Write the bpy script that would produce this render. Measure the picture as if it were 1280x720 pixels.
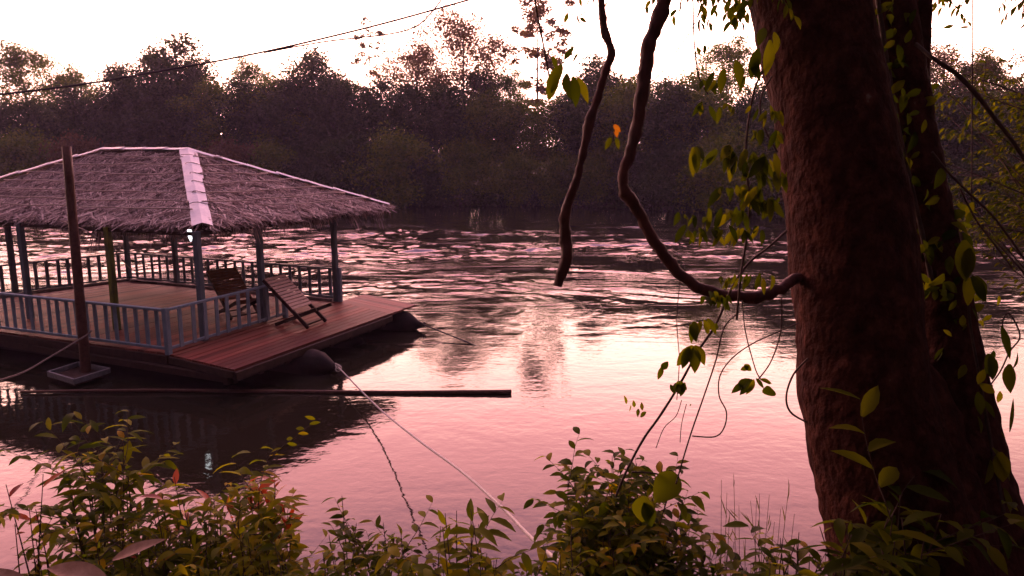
import bpy, math, random
from mathutils import Vector, Matrix, noise
R = math.radians
random.seed(11)
scn = bpy.context.scene
for o in list(bpy.data.objects): bpy.data.objects.remove(o, do_unlink=True)

# ---------------------------------------------------------------- camera
H = 3.95; F = 900.0; PITCH = math.atan(160/F)
cam_d = bpy.data.cameras.new('camera'); cam = bpy.data.objects.new('camera', cam_d)
scn.collection.objects.link(cam); scn.camera = cam
cam.location = (0, 0, H); cam.rotation_euler = (math.pi/2-PITCH, 0, 0)
cam_d.sensor_width = 36; cam_d.lens = 36*F/1280; cam_d.clip_end = 3000; cam_d.clip_start = .05
cam_d.dof.use_dof = True; cam_d.dof.focus_distance = 5.5; cam_d.dof.aperture_fstop = 6.5
# ---------------------------------------------------------------- sky
GLOW_AZ = R(-11)
SUN_EL = R(4)
w = bpy.data.worlds.new('World'); scn.world = w; w.use_nodes = True
nt = w.node_tree; nt.nodes.clear(); N = nt.nodes.new; L = nt.links.new
out = N('ShaderNodeOutputWorld'); bg = N('ShaderNodeBackground'); L(bg.outputs[0], out.inputs[0])
sky = N('ShaderNodeTexSky'); sky.sky_type = 'NISHITA'; sky.sun_disc = False
sky.sun_elevation = SUN_EL; sky.sun_rotation = GLOW_AZ; sky.air_density = 1.0; sky.dust_density = 3.0; sky.ozone_density = 2.0
tc = N('ShaderNodeTexCoord')
# glow of dusk around the sun's bearing, falling off with height and away from it
sep = N('ShaderNodeSeparateXYZ'); L(tc.outputs['Generated'], sep.inputs[0])
gd = N('ShaderNodeVectorMath'); gd.operation = 'DOT_PRODUCT'; gd.inputs[1].default_value = (math.sin(GLOW_AZ), math.cos(GLOW_AZ), 0.0)
L(tc.outputs['Generated'], gd.inputs[0])
az = N('ShaderNodeMapRange'); az.inputs[1].default_value = 0.25; az.inputs[2].default_value = .9; az.inputs[3].default_value = 0.004; az.inputs[4].default_value = 1.0
az.interpolation_type = 'SMOOTHSTEP'
L(gd.outputs['Value'], az.inputs[0])
el = N('ShaderNodeValToRGB'); L(sep.outputs['Z'], el.inputs[0])
cr = el.color_ramp; cr.interpolation = 'EASE'
cr.elements[0].position = 0.0; cr.elements[0].color = (1.0, 0.55, 0.44, 1)
cr.elements[1].position = 1.0; cr.elements[1].color = (0.10, 0.06, 0.12, 1)
for p_, c_ in ((0.12, (1.0, .55, .44)), (0.24, (1.0, .51, .42)), (0.40, (.74, .28, .29)), (0.6, (.26, .13, .21))):
    e_ = cr.elements.new(p_); e_.color = (*c_, 1)
mul = N('ShaderNodeMix'); mul.data_type = 'RGBA'; mul.blend_type = 'MULTIPLY'; mul.inputs[0].default_value = 1
L(el.outputs[0], mul.inputs[6]); L(az.outputs[0], mul.inputs[7])
SKY_G = 10.5; SKY_N = 0.012
s1 = N('ShaderNodeVectorMath'); s1.operation = 'SCALE'; s1.inputs['Scale'].default_value = SKY_G; L(mul.outputs[2], s1.inputs[0])
tn = N('ShaderNodeVectorMath'); tn.operation = 'MULTIPLY'; tn.inputs[1].default_value = (SKY_N*1.0, SKY_N*.62, SKY_N*.75); L(sky.outputs[0], tn.inputs[0])
zr = N('ShaderNodeMapRange'); zr.interpolation_type = 'SMOOTHSTEP'; zr.inputs[1].default_value = .55; zr.inputs[2].default_value = 1.0; L(sep.outputs['Z'], zr.inputs[0])
zc = N('ShaderNodeVectorMath'); zc.operation = 'SCALE'; zc.inputs[0].default_value = (.80, .49, .70); L(zr.outputs[0], zc.inputs['Scale'])
ad0 = N('ShaderNodeVectorMath'); ad0.operation = 'ADD'; L(s1.outputs[0], ad0.inputs[0]); L(zc.outputs[0], ad0.inputs[1])
ad = N('ShaderNodeVectorMath'); ad.operation = 'ADD'; L(ad0.outputs[0], ad.inputs[0]); L(tn.outputs[0], ad.inputs[1])
L(ad.outputs[0], bg.inputs[0]); bg.inputs[1].default_value = 1.0
# ---------------------------------------------------------------- sun (already at the horizon, behind the trees)
sd = bpy.data.lights.new('sun', 'SUN'); sd.energy = 0.5; sd.angle = R(12); sd.color = (1.0, .55, .42)
sun = bpy.data.objects.new('sun', sd); scn.collection.objects.link(sun)
to_sun = Vector((math.sin(R(-35))*math.cos(R(7)), math.cos(R(-35))*math.cos(R(7)), math.sin(R(7))))
sun.rotation_euler = to_sun.to_track_quat('Z', 'Y').to_euler()
vs = scn.view_settings; vs.view_transform = 'Standard'; vs.look = 'None'; vs.gamma = 1; vs.exposure = 0.0; vs.use_curve_mapping = False

# ---------------------------------------------------------------- helpers
cP, sP = math.cos(PITCH), math.sin(PITCH)
def P(px, py, d):
    """world point seen at photo pixel (1280 wide) at distance d along the view axis"""
    a = (px-640)/F*d; b = (360-py)/F*d
    return Vector((a, d*cP+b*sP, H-d*sP+b*cP))
def PY(px, py, Y):
    a = (px-640)/F; b = (360-py)/F
    v = Vector((a, cP+b*sP, -sP+b*cP)); t = Y/v.y
    return Vector((0, 0, H))+v*t
def PZ(px, py, z):
    a = (px-640)/F; b = (360-py)/F
    v = Vector((a, cP+b*sP, -sP+b*cP)); t = (z-H)/v.z
    return Vector((0, 0, H))+v*t

def catmull(pts, n):
    res = []
    m = len(pts)
    for i in range(m-1):
        p0 = pts[max(i-1, 0)]; p1 = pts[i]; p2 = pts[i+1]; p3 = pts[min(i+2, m-1)]
        for k in range(n):
            t = k/n
            res.append(tuple(.5*((2*b)+(-a+c)*t+(2*a-5*b+4*c-d)*t*t+(-a+3*b-3*c+d)*t*t*t) for a, b, c, d in zip(p0, p1, p2, p3)))
    res.append(tuple(pts[-1]))
    return res

class MB:
    def __init__(s): s.v = []; s.f = []; s.smooth = []
    def add(s, vs_, fs, sm=False):
        b = len(s.v); s.v += [tuple(v) for v in vs_]; s.f += [tuple(b+i for i in f) for f in fs]; s.smooth += [sm]*len(fs)
    def box(s, c, size, rot=None, taper=1.0):
        hx, hy, hz = size[0]/2, size[1]/2, size[2]/2
        vs_ = []
        for z in (-1, 1):
            t = taper if z > 0 else 1
            for x, y in ((-1, -1), (1, -1), (1, 1), (-1, 1)):
                v = Vector((x*hx*t, y*hy*t, z*hz))
                if rot: v = rot @ v
                vs_.append(Vector(c)+v)
        s.add(vs_, [(0, 3, 2, 1), (4, 5, 6, 7), (0, 1, 5, 4), (1, 2, 6, 5), (2, 3, 7, 6), (3, 0, 4, 7)])
    def beam(s, a, b, wd, ht, up=Vector((0, 0, 1))):
        a = Vector(a); b = Vector(b); d = (b-a); l = d.length; d = d/l
        x = d.cross(up)
        if x.length < 1e-4: x = Vector((1, 0, 0))
        x.normalize(); z = x.cross(d)
        M = Matrix((x, d, z)).transposed()
        s.box((a+b)/2, (wd, l, ht), M)
    def tube(s, pts, seg=8, sub=4, rough=0.0, fr=6.0, cap=True, flat=1.0, seed=0):
        """pts: (x,y,z,r)"""
        q = catmull([tuple(p) for p in pts], sub) if sub > 1 else [tuple(p) for p in pts]
        n = len(q); vs_ = []; prev = None
        for i, p in enumerate(q):
            c = Vector(p[:3]); a = Vector(q[max(i-1, 0)][:3]); b = Vector(q[min(i+1, n-1)][:3])
            t = (b-a).normalized()
            if prev is None:
                ref = Vector((0, 0, 1)) if abs(t.z) < .9 else Vector((1, 0, 0))
                x = t.cross(ref).normalized()
            else:
                x = (prev-t*prev.dot(t)).normalized()
            prev = x; y = t.cross(x)
            for k in range(seg):
                an = 2*math.pi*k/seg
                r = p[3]
                dv = x*math.cos(an)+y*math.sin(an)*flat
                if rough:
                    qq = c*fr+dv*r*fr+Vector((seed*7.1, 0, 0))
                    r *= 1+rough*noise.noise(qq)+rough*.5*noise.noise(qq*2.7)
                vs_.append(c+dv*r)
        fs = [(i*seg+k, i*seg+(k+1) % seg, (i+1)*seg+(k+1) % seg, (i+1)*seg+k) for i in range(n-1) for k in range(seg)]
        if cap:
            fs += [tuple(reversed(range(seg))), tuple((n-1)*seg+k for k in range(seg))]
        s.add(vs_, fs, True)
    def leaf(s, base, d, nrm, ln, wd, curl=.25, fold=.25, seg=4):
        d = Vector(d).normalized(); x = d.cross(nrm)
        if x.length < 1e-4: x = d.cross(Vector((1, 0, 0)))
        x.normalize(); n = x.cross(d)
        vs_ = []; fs = []
        for i in range(seg+1):
            t = i/seg
            wv = wd*.5*math.sin(math.pi*min(1, (t*.93+.04))**.85)*(1.0 if t < 1 else .15)
            c = base+d*(ln*t*(1-curl*.3*t))-n*(ln*curl*t*t)
            vs_ += [c-x*wv+n*wv*fold, c, c+x*wv+n*wv*fold]
        for i in range(seg):
            a = i*3; fs += [(a, a+1, a+4, a+3), (a+1, a+2, a+5, a+4)]
        s.add(vs_, fs, True)
    def quad(s, c, x, y):
        s.add([c-x-y, c+x-y, c+x+y, c-x+y], [(0, 1, 2, 3)])
    def build(s, name, mat, parent=None, bevel=0):
        me = bpy.data.meshes.new(name); me.from_pydata(s.v, [], s.f); me.update()
        me.polygons.foreach_set('use_smooth', s.smooth)
        o = bpy.data.objects.new(name, me); scn.collection.objects.link(o)
        me.materials.append(mat)
        if parent is not None:
            o.parent = parent
            o.matrix_parent_inverse = Matrix.Identity(4)
            if parent.location.length > 0 or any(parent.rotation_euler):
                # mesh coords are world: shift into the parent's frame
                me.transform((Matrix.Translation(parent.location) @ parent.rotation_euler.to_matrix().to_4x4()).inverted())
        if bevel:
            b = o.modifiers.new('bevel', 'BEVEL'); b.width = bevel; b.segments = 1; b.limit_method = 'ANGLE'
        return o
def tag(o, label=None, cat=None, group=None, kind=None):
    if label: o['label'] = label
    if cat: o['category'] = cat
    if group: o['group'] = group
    if kind: o['kind'] = kind
    return o
def empty(name, loc, label=None, cat=None, group=None):
    o = bpy.data.objects.new(name, None); scn.collection.objects.link(o); o.location = loc
    o.empty_display_size = .2
    return tag(o, label, cat, group)

# ---------------------------------------------------------------- materials
def mat(name):
    m = bpy.data.materials.new(name); m.use_nodes = True
    return m, m.node_tree, m.node_tree.nodes['Principled BSDF']
def ramp(nt, src, stops):
    r = nt.nodes.new('ShaderNodeValToRGB'); nt.links.new(src, r.inputs[0])
    e = r.color_ramp.elements
    e[0].position, e[0].color = stops[0][0], (*stops[0][1], 1); e[1].position, e[1].color = stops[-1][0], (*stops[-1][1], 1)
    for p, c in stops[1:-1]:
        x = e.new(p); x.color = (*c, 1)
    return r
def noisemat(name, stops, scale=8, rough=.8, bump=.3, bscale=None, vec=(1, 1, 1), detail=6, dist=.02, spec=.3):
    m, nt, b = mat(name)
    t = nt.nodes.new('ShaderNodeTexCoord'); mp = nt.nodes.new('ShaderNodeMapping'); mp.inputs['Scale'].default_value = vec
    nt.links.new(t.outputs['Object'], mp.inputs[0])
    n = nt.nodes.new('ShaderNodeTexNoise'); n.inputs['Scale'].default_value = scale; n.inputs['Detail'].default_value = detail
    n.inputs['Roughness'].default_value = .65
    nt.links.new(mp.outputs[0], n.inputs[0])
    r = ramp(nt, n.outputs[0], stops); nt.links.new(r.outputs[0], b.inputs['Base Color'])
    b.inputs['Roughness'].default_value = rough; b.inputs['Specular IOR Level'].default_value = spec
    if bump:
        n2 = nt.nodes.new('ShaderNodeTexNoise'); n2.inputs['Scale'].default_value = bscale or scale*3; n2.inputs['Detail'].default_value = 8
        nt.links.new(mp.outputs[0], n2.inputs[0])
        bp = nt.nodes.new('ShaderNodeBump'); bp.inputs['Strength'].default_value = bump; bp.inputs['Distance'].default_value = dist
        nt.links.new(n2.outputs[0], bp.inputs['Height']); nt.links.new(bp.outputs[0], b.inputs['Normal'])
    return m
def leafmat(name, stops, trans=.35, rough=.5, spec=.3, tcol=(.9, 1.0, .35)):
    m, nt, b = mat(name)
    g = nt.nodes.new('ShaderNodeNewGeometry')
    r = ramp(nt, g.outputs['Random Per Island'], stops)
    nt.links.new(r.outputs[0], b.inputs['Base Color']); b.inputs['Roughness'].default_value = rough; b.inputs['Specular IOR Level'].default_value = spec
    tr = nt.nodes.new('ShaderNodeBsdfTranslucent')
    mx = nt.nodes.new('ShaderNodeMix'); mx.data_type = 'RGBA'; mx.blend_type = 'MULTIPLY'; mx.inputs[0].default_value = 1
    nt.links.new(r.outputs[0], mx.inputs[6]); mx.inputs[7].default_value = (tcol[0]*2, tcol[1]*2, tcol[2]*2, 1)
    nt.links.new(mx.outputs[2], tr.inputs[0])
    ms = nt.nodes.new('ShaderNodeMixShader'); ms.inputs[0].default_value = trans
    nt.links.new(b.outputs[0], ms.inputs[1]); nt.links.new(tr.outputs[0], ms.inputs[2])
    nt.links.new(ms.outputs[0], nt.nodes['Material Output'].inputs[0])
    return m

M = {}
M['bark'] = noisemat('bark', [(.3, (.022, .006, .004)), (.5, (.042, .012, .008)), (.68, (.085, .028, .018)), (.76, (.13, .085, .06))], 14, .85, 1.0, 26, (1, 1, .7), dist=.03, spec=.08)
M['liana'] = noisemat('liana_bark', [(.3, (.03, .009, .007)), (.7, (.10, .028, .02))], 20, .7, .8, 60, (1, 1, .4), dist=.006)
M['twig'] = noisemat('twig_bark', [(.3, (.03, .018, .014)), (.7, (.09, .05, .035))], 20, .8, .3)
M['farbark'] = noisemat('far_bark', [(.3, (.06, .045, .04)), (.7, (.16, .12, .10))], 3, .9, 0)
M['far_a'] = leafmat('far_leaves_dark', [(0, (.02, .034, .012)), (.5, (.045, .062, .022)), (1, (.08, .09, .035))], .38)
M['far_b'] = leafmat('far_leaves_olive', [(0, (.06, .09, .010)), (.5, (.13, .16, .016)), (1, (.22, .21, .025))], .4)
M['far_c'] = leafmat('far_leaves_dry', [(0, (.09, .045, .025)), (.5, (.15, .08, .04)), (1, (.22, .12, .06))], .35)
M['leaf'] = leafmat('bank_leaves', [(0, (.03, .045, .001)), (.4, (.08, .10, .001)), (.85, (.19, .18, .002)), (1, (.30, .18, .006))], .5, .65, .08)
M['leaf_y'] = leafmat('pale_leaves', [(0, (.08, .10, .001)), (.6, (.18, .18, .003)), (1, (.34, .25, .008))], .5, .65, .08)
M['leaf_r'] = leafmat('young_red_leaves', [(0, (.30, .05, .02)), (.6, (.42, .11, .03)), (1, (.45, .22, .05))], .4, .4, .4, (1, .55, .3))
M['leaf_d'] = leafmat('vine_leaves', [(0, (.02, .03, .001)), (.5, (.055, .066, .002)), (1, (.14, .13, .003))], .5, .65, .08)
M['leaf_o'] = leafmat('yellowing_leaf', [(0, (.30, .15, .01)), (1, (.42, .24, .02))], .5, .5, .3, (1, .7, .2))
M['dryleaf'] = noisemat('dry_leaf', [(.3, (.36, .19, .11)), (.7, (.62, .38, .25))], 12, .7, .3)
M['grass'] = leafmat('reed_grass', [(0, (.07, .08, .025)), (1, (.20, .16, .07))], .3)
M['post'] = noisemat('blue_grey_paint', [(.35, (.085, .125, .155)), (.6, (.14, .19, .23)), (.75, (.20, .17, .14))], 9, .55, .3, 30, (1, 1, .4), dist=.004)
M['rail'] = noisemat('pale_blue_paint', [(.3, (.15, .22, .29)), (.6, (.24, .33, .42)), (.78, (.22, .18, .15))], 14, .5, .3, 40, (1, 1, .5), dist=.003)
M['mossy'] = noisemat('mossy_wood', [(.35, (.09, .11, .03)), (.6, (.24, .26, .03)), (.75, (.30, .28, .06))], 6, .8, .5, 30, (1, 1, .4))
M['beam'] = noisemat('dark_beam', [(.3, (.022, .010, .007)), (.7, (.065, .030, .021))], 8, .7, .5, 30, dist=.006)
M['chair'] = noisemat('chair_wood', [(.3, (.15, .07, .035)), (.7, (.28, .14, .075))], 14, .42, .3, 40, (1, 1, 1), dist=.003, spec=.5)
M['chair_o'] = noisemat('orange_wood', [(.3, (.18, .07, .025)), (.7, (.32, .13, .045))], 14, .45, .3, 40, dist=.003, spec=.5)
M['sill'] = noisemat('worn_pale_sill', [(.3, (.30, .24, .24)), (.7, (.52, .44, .44))], 9, .6, .2)
M['pole'] = noisemat('rusty_brown_pole', [(.3, (.06, .022, .014)), (.7, (.14, .055, .035))], 12, .55, .4, 30, dist=.004)
M['flash'] = noisemat('white_sheet_metal', [(.3, (.74, .75, .80)), (.7, (.9, .9, .93))], 6, .45, .3, 9, dist=.01, spec=.5)
M['straw'] = leafmat('thatch_straw', [(0, (.05, .03, .03)), (.4, (.28, .20, .20)), (.75, (.58, .45, .43)), (1, (.82, .70, .66))], .12, .8, .1, (.8, .7, .6))
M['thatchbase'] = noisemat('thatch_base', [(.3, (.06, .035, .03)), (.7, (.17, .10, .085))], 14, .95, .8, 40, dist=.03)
M['bamboo'] = noisemat('bamboo_batten', [(.3, (.42, .32, .28)), (.7, (.70, .56, .50))], 14, .6, .2)
M['float'] = noisemat('rusty_drum', [(.3, (.012, .009, .010)), (.7, (.035, .02, .02))], 6, .75, .3, 20, dist=.004, spec=.15)
M['rope'] = noisemat('pale_rope', [(.3, (.45, .40, .36)), (.7, (.7, .64, .58))], 40, .8, .5, 120, dist=.003)
M['bankrope'] = noisemat('weathered_rope', [(.3, (.08, .06, .055)), (.7, (.16, .12, .11))], 40, .8, .5, 120, dist=.003)
M['wire'] = noisemat('dark_wire', [(.3, (.03, .02, .02)), (.7, (.07, .05, .05))], 40, .6, 0)
M['traym'] = noisemat('grey_painted_edge', [(.3, (.14, .14, .16)), (.7, (.28, .28, .30))], 14, .6, .2)
M['earth'] = noisemat('earth', [(.3, (.03, .022, .014)), (.55, (.07, .05, .03)), (.75, (.12, .09, .055))], 1.3, .95, .9, 12, dist=.05)
# deck boards: brick pattern of planks
def plankmat(name, ang, c1, c2, rough):
    m, nt, b = mat(name)
    t = nt.nodes.new('ShaderNodeTexCoord'); mp = nt.nodes.new('ShaderNodeMapping'); mp.inputs['Rotation'].default_value = (0, 0, -ang)
    nt.links.new(t.outputs['Object'], mp.inputs[0])
    n = nt.nodes.new('ShaderNodeTexNoise'); n.inputs['Scale'].default_value = 3.5; n.inputs['Detail'].default_value = 7
    m2 = nt.nodes.new('ShaderNodeMapping'); m2.inputs['Scale'].default_value = (1, 9, 9); nt.links.new(mp.outputs[0], m2.inputs[0])
    nt.links.new(m2.outputs[0], n.inputs[0])
    g = nt.nodes.new('ShaderNodeNewGeometry')
    a = nt.nodes.new('ShaderNodeMath'); a.operation = 'MULTIPLY_ADD'; a.inputs[1].default_value = .5
    nt.links.new(n.outputs[0], a.inputs[0])
    a2 = nt.nodes.new('ShaderNodeMath'); a2.operation = 'MULTIPLY'; a2.inputs[1].default_value = .5
    nt.links.new(g.outputs['Random Per Island'], a2.inputs[0]); nt.links.new(a2.outputs[0], a.inputs[2])
    r = ramp(nt, a.outputs[0], [(.2, c1), (.75, c2)]); nt.links.new(r.outputs[0], b.inputs['Base Color'])
    b.inputs['Specular IOR Level'].default_value = .18; rr = nt.nodes.new('ShaderNodeMapRange'); rr.inputs[3].default_value = rough; rr.inputs[4].default_value = rough+.3
    nt.links.new(n.outputs[0], rr.inputs[0]); nt.links.new(rr.outputs[0], b.inputs['Roughness'])
    bp = nt.nodes.new('ShaderNodeBump'); bp.inputs['Strength'].default_value = .3; bp.inputs['Distance'].default_value = .004
    nt.links.new(n.outputs[0], bp.inputs['Height']); nt.links.new(bp.outputs[0], b.inputs['Normal'])
    return m
# water
def watermat():
    m, nt, b = mat('river_water')
    b.inputs['Base Color'].default_value = (.018, .015, .009, 1); b.inputs['Roughness'].default_value = .035
    b.inputs['IOR'].default_value = 1.33; b.inputs['Specular IOR Level'].default_value = .5
    t = nt.nodes.new('ShaderNodeTexCoord')
    def nz(scale, sx, sy, detail=3, dist=0.0, rough=.5, rot=0):
        mp = nt.nodes.new('ShaderNodeMapping'); mp.inputs['Scale'].default_value = (sx, sy, 1); mp.inputs['Rotation'].default_value = (0, 0, rot)
        nt.links.new(t.outputs['Object'], mp.inputs[0])
        n = nt.nodes.new('ShaderNodeTexNoise'); n.inputs['Scale'].default_value = scale; n.inputs['Detail'].default_value = detail
        n.inputs['Distortion'].default_value = dist; n.inputs['Roughness'].default_value = rough
        nt.links.new(mp.outputs[0], n.inputs[0]); return n.outputs[0]
    def math_(op, a, b_):
        k = nt.nodes.new('ShaderNodeMath'); k.operation = op
        for i, x in enumerate((a, b_)):
            if isinstance(x, (int, float)): k.inputs[i].default_value = x
            else: nt.links.new(x, k.inputs[i])
        return k.outputs[0]
    sep = nt.nodes.new('ShaderNodeSeparateXYZ'); nt.links.new(t.outputs['Object'], sep.inputs[0])
    # current runs in mid river: rough there, smooth slack water by the near bank
    cur = nt.nodes.new('ShaderNodeMapRange'); cur.interpolation_type = 'SMOOTHSTEP'
    cur.inputs[1].default_value = 13; cur.inputs[2].default_value = 23; cur.inputs[3].default_value = .03; cur.inputs[4].default_value = 1.0
    nt.links.new(sep.outputs['Y'], cur.inputs[0])
    far = nt.nodes.new('ShaderNodeMapRange'); far.interpolation_type = 'SMOOTHSTEP'
    far.inputs[1].default_value = 46; far.inputs[2].default_value = 58; far.inputs[3].default_value = 1.0; far.inputs[4].default_value = .18
    nt.links.new(sep.outputs['Y'], far.inputs[0])
    def mr(src, a, b_, c, d):
        k = nt.nodes.new('ShaderNodeMapRange'); k.interpolation_type = 'SMOOTHSTEP'
        for i, x in enumerate((a, b_, c, d)): k.inputs[i+1].default_value = x
        nt.links.new(src, k.inputs[0]); return k.outputs[0]
    # eddy lines: broken elongated patches of broken water between slick boils
    p1 = mr(nz(.20, .45, 1.5, 6, 1.4, .62, .10), .45, .58, 0, 1)
    p2 = mr(nz(.55, .35, 1.6, 5, 1.8, .6, -.06), .56, .64, 0, .8)
    patch = math_('MAXIMUM', p1, p2)
    chop = math_('ADD', math_('MULTIPLY', nz(3.0, .6, 1.3, 4, .6, .6), .22), math_('MULTIPLY', nz(.95, .7, 1.3, 4, 1.4, .55), .75))
    amp = math_('MULTIPLY', math_('MULTIPLY', cur.outputs[0], far.outputs[0]), math_('ADD', math_('MULTIPLY', patch, .95), .06))
    big = math_('MULTIPLY', chop, amp)
    fine = math_('MULTIPLY', nz(6, 1, 1.2, 3, .2), .006)
    mid = math_('MULTIPLY', nz(1.3, .8, 1.2, 2, .4), .014)
    tot = math_('ADD', math_('MULTIPLY', big, .05), math_('ADD', fine, mid))
    bp = nt.nodes.new('ShaderNodeBump'); bp.inputs['Strength'].default_value = 1.0; bp.inputs['Distance'].default_value = .42
    nt.links.new(tot, bp.inputs['Height']); nt.links.new(bp.outputs[0], b.inputs['Normal'])
    return m
M['water'] = watermat()

# ---------------------------------------------------------------- ground, water
def shore(x): return 63.5-max(0, x-4)*.68 + 1.2*noise.noise(Vector((x*.12, 0, 3)))
def sstep(a, b, x):
    t = max(0, min(1, (x-a)/(b-a))); return t*t*(3-2*t)
def gz(x, y):
    ex = .9*sstep(.6, 2.2, x) + .5*sstep(2.5, 6, x)
    top = 2.3 - .25*sstep(.8, 2.4, x)
    z = top*(1-sstep(1.0+ex*1.0, 4.6+ex*1.2, y)) - 1.4*sstep(4.2+ex, 8+ex, y)
    s = shore(min(x, 45))
    z += 2.3*sstep(s-3, s+3.5, y) + 5.0*sstep(s+4, s+120, y)
    if y < 7 or y > s-2: z += .10*noise.noise(Vector((x*1.3, y*1.3, 0)))+.04*noise.noise(Vector((x*5, y*5, 2)))
    return z
xs = [-1500, -700, -300, -180, -120, -90]+[-70+i*4 for i in range(14)]+[-14+i*.8 for i in range(8)]+[-7.6+i*.28 for i in range(60)]+[9.6+i*1.2 for i in range(8)]+[20+i*3 for i in range(14)]+[70, 90, 130, 200, 400, 800, 1500]
ys = [-300, -60, -20, -8, -3]+[-1+i*.25 for i in range(44)]+[10.5, 12, 16, 22, 30, 36]+[40+i*1.2 for i in range(26)]+[74, 80, 90, 105, 125, 150, 200, 300, 500, 900, 1600, 2200]
b = MB(); nx = len(xs)
b.add([(x, y, gz(x, y)) for y in ys for x in xs], [(j*nx+i, j*nx+i+1, (j+1)*nx+i+1, (j+1)*nx+i) for j in range(len(ys)-1) for i in range(nx-1)], True)
g = b.build('ground', M['earth']); tag(g, kind='structure')
import numpy as np
def vnoise(x, y, seed):
    xi = np.floor(x).astype(np.int64); yi = np.floor(y).astype(np.int64); fx = x-xi; fy = y-yi
    fx = fx*fx*fx*(fx*(fx*6-15)+10); fy = fy*fy*fy*(fy*(fy*6-15)+10)
    def h(a, b_):
        n = (a*374761393+b_*668265263+seed*974634777) & 0xffffffff
        n = ((n ^ (n >> 13))*1274126177) & 0xffffffff
        return ((n ^ (n >> 16)) & 0xffff)/32767.5-1
    return (h(xi, yi)*(1-fx)+h(xi+1, yi)*fx)*(1-fy)+(h(xi, yi+1)*(1-fx)+h(xi+1, yi+1)*fx)*fy
def fbm(x, y, seed, o=4, g=.5):
    r = 0; a = 1
    for k in range(o): r = r+a*vnoise(x+k*13.7, y-k*7.3, seed+k); x = x*2.03; y = y*2.03; a *= g
    return r
def nstep(a, b_, x):
    t = np.clip((x-a)/(b_-a), 0, 1); return t*t*(3-2*t)
sl = np.concatenate([[-14, -5, -2.6, -1.6, -1.15], np.linspace(-.92, .92, 820), [1.15, 1.6, 2.6, 5, 14]])
yl = [0.0]
while yl[-1] < 92: yl.append(yl[-1]+(.3 if yl[-1] < 9 else max(.09, .0036*yl[-1]) if yl[-1] < 60 else 3.0))
yl = np.array(yl)
SX, SY = np.meshgrid(sl, yl); WX = SX*(SY+6); WY = SY
wx_ = WX+1.6*fbm(WX*.10, WY*.16, 3, 3); wy_ = WY+1.3*fbm(WX*.12, WY*.18, 9, 3)     # swirled by the current
pa = nstep(-.28, .22, fbm(wx_*.10, wy_*.34, 21, 5, .6)); pb = nstep(.25, .5, fbm(wx_*.22, wy_*.75, 31, 4, .55))
patch_ = np.maximum(pa, pb*.8)
env = nstep(13, 26, WY)*(.85+.5*nstep(24, 36, WY))*(1-.9*nstep(38, 54, WY))
hgt_ = (fbm(wx_*.75, wy_*1.25, 41, 4, .52)*.048+fbm(wx_*2.2, wy_*3.2, 51, 2, .5)*.013)*(patch_*.95+.05)*env
hgt_ = hgt_*(np.abs(SX) < 1.2)
co = np.stack([WX, WY, hgt_], -1).reshape(-1, 3).astype(np.float32)
nr_, nc_ = WX.shape
I0 = (np.arange(nr_-1)[:, None]*nc_+np.arange(nc_-1)[None, :]).ravel()
fq = np.stack([I0, I0+1, I0+nc_+1, I0+nc_], -1).astype(np.int32)
wm = bpy.data.meshes.new('river'); wm.vertices.add(len(co)); wm.vertices.foreach_set('co', co.ravel())
wm.loops.add(fq.size); wm.loops.foreach_set('vertex_index', fq.ravel()); wm.polygons.add(len(fq))
wm.polygons.foreach_set('loop_start', np.arange(0, fq.size, 4, dtype=np.int32)); wm.polygons.foreach_set('use_smooth', np.ones(len(fq), bool))
wm.update(calc_edges=True); wm.validate(); wm.materials.append(M['water'])
wt = bpy.data.objects.new('river', wm); scn.collection.objects.link(wt); tag(wt, kind='structure')

# ---------------------------------------------------------------- raft pavilion
DZ = .55
def bpv(px, py, z=DZ): return PZ(px, py, z)
A = bpv(211, 442); B = bpv(422, 376); C = bpv(162, 350); D = bpv(-163, 393)
NK = bpv(293, 461)
U = (B-A).normalized(); V = (D-A).normalized()
M['planks'] = plankmat('deck_planks', math.atan2(U.y, U.x), (.07, .020, .015), (.25, .072, .054), .42)
raft = empty('raft_pavilion', ((A+B+C+D)/4).to_2d().to_3d(), 'floating wooden raft pavilion with thatched hip roof and blue railings moored on the river', 'raft')
def lerp(a, b_, t): return a+(b_-a)*t
def up(v, z): return Vector((v.x, v.y, z))
# deck: main floor planks along U, each plank a box, in a quad A-B-C-D (side deck added)
b = MB()
nb = 58
for i in range(nb):
    t0 = i/nb; t1 = (i+1)/nb-.0012
    a0 = lerp(A, D, t0); a1 = lerp(A, D, t1); b0 = lerp(B, C, t0); b1 = lerp(B, C, t1)
    j = random.uniform(-.003, .003)
    z1 = DZ+j; z0 = DZ-.04
    vs_ = [up(a0, z0), up(a1, z0), up(b1, z0), up(b0, z0), up(a0, z1), up(a1, z1), up(b1, z1), up(b0, z1)]
    b.add(vs_, [(0, 1, 2, 3), (7, 6, 5, 4), (0, 4, 5, 1), (1, 5, 6, 2), (2, 6, 7, 3), (3, 7, 4, 0)])
b.build('floor', M['planks'], raft)
b = MB()
for a_, c_ in ((lerp(B, C, .01), lerp(B, C, .985)), (lerp(C, D, .012), lerp(C, D, .99))):
    sd_ = ((A+C)/2-(a_+c_)/2).normalized()*.09
    b = MB(); b.beam(up(a_+sd_, DZ+.035), up(c_+sd_, DZ+.035), .09, .05); b.build('sill', M['sill'], raft)
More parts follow.
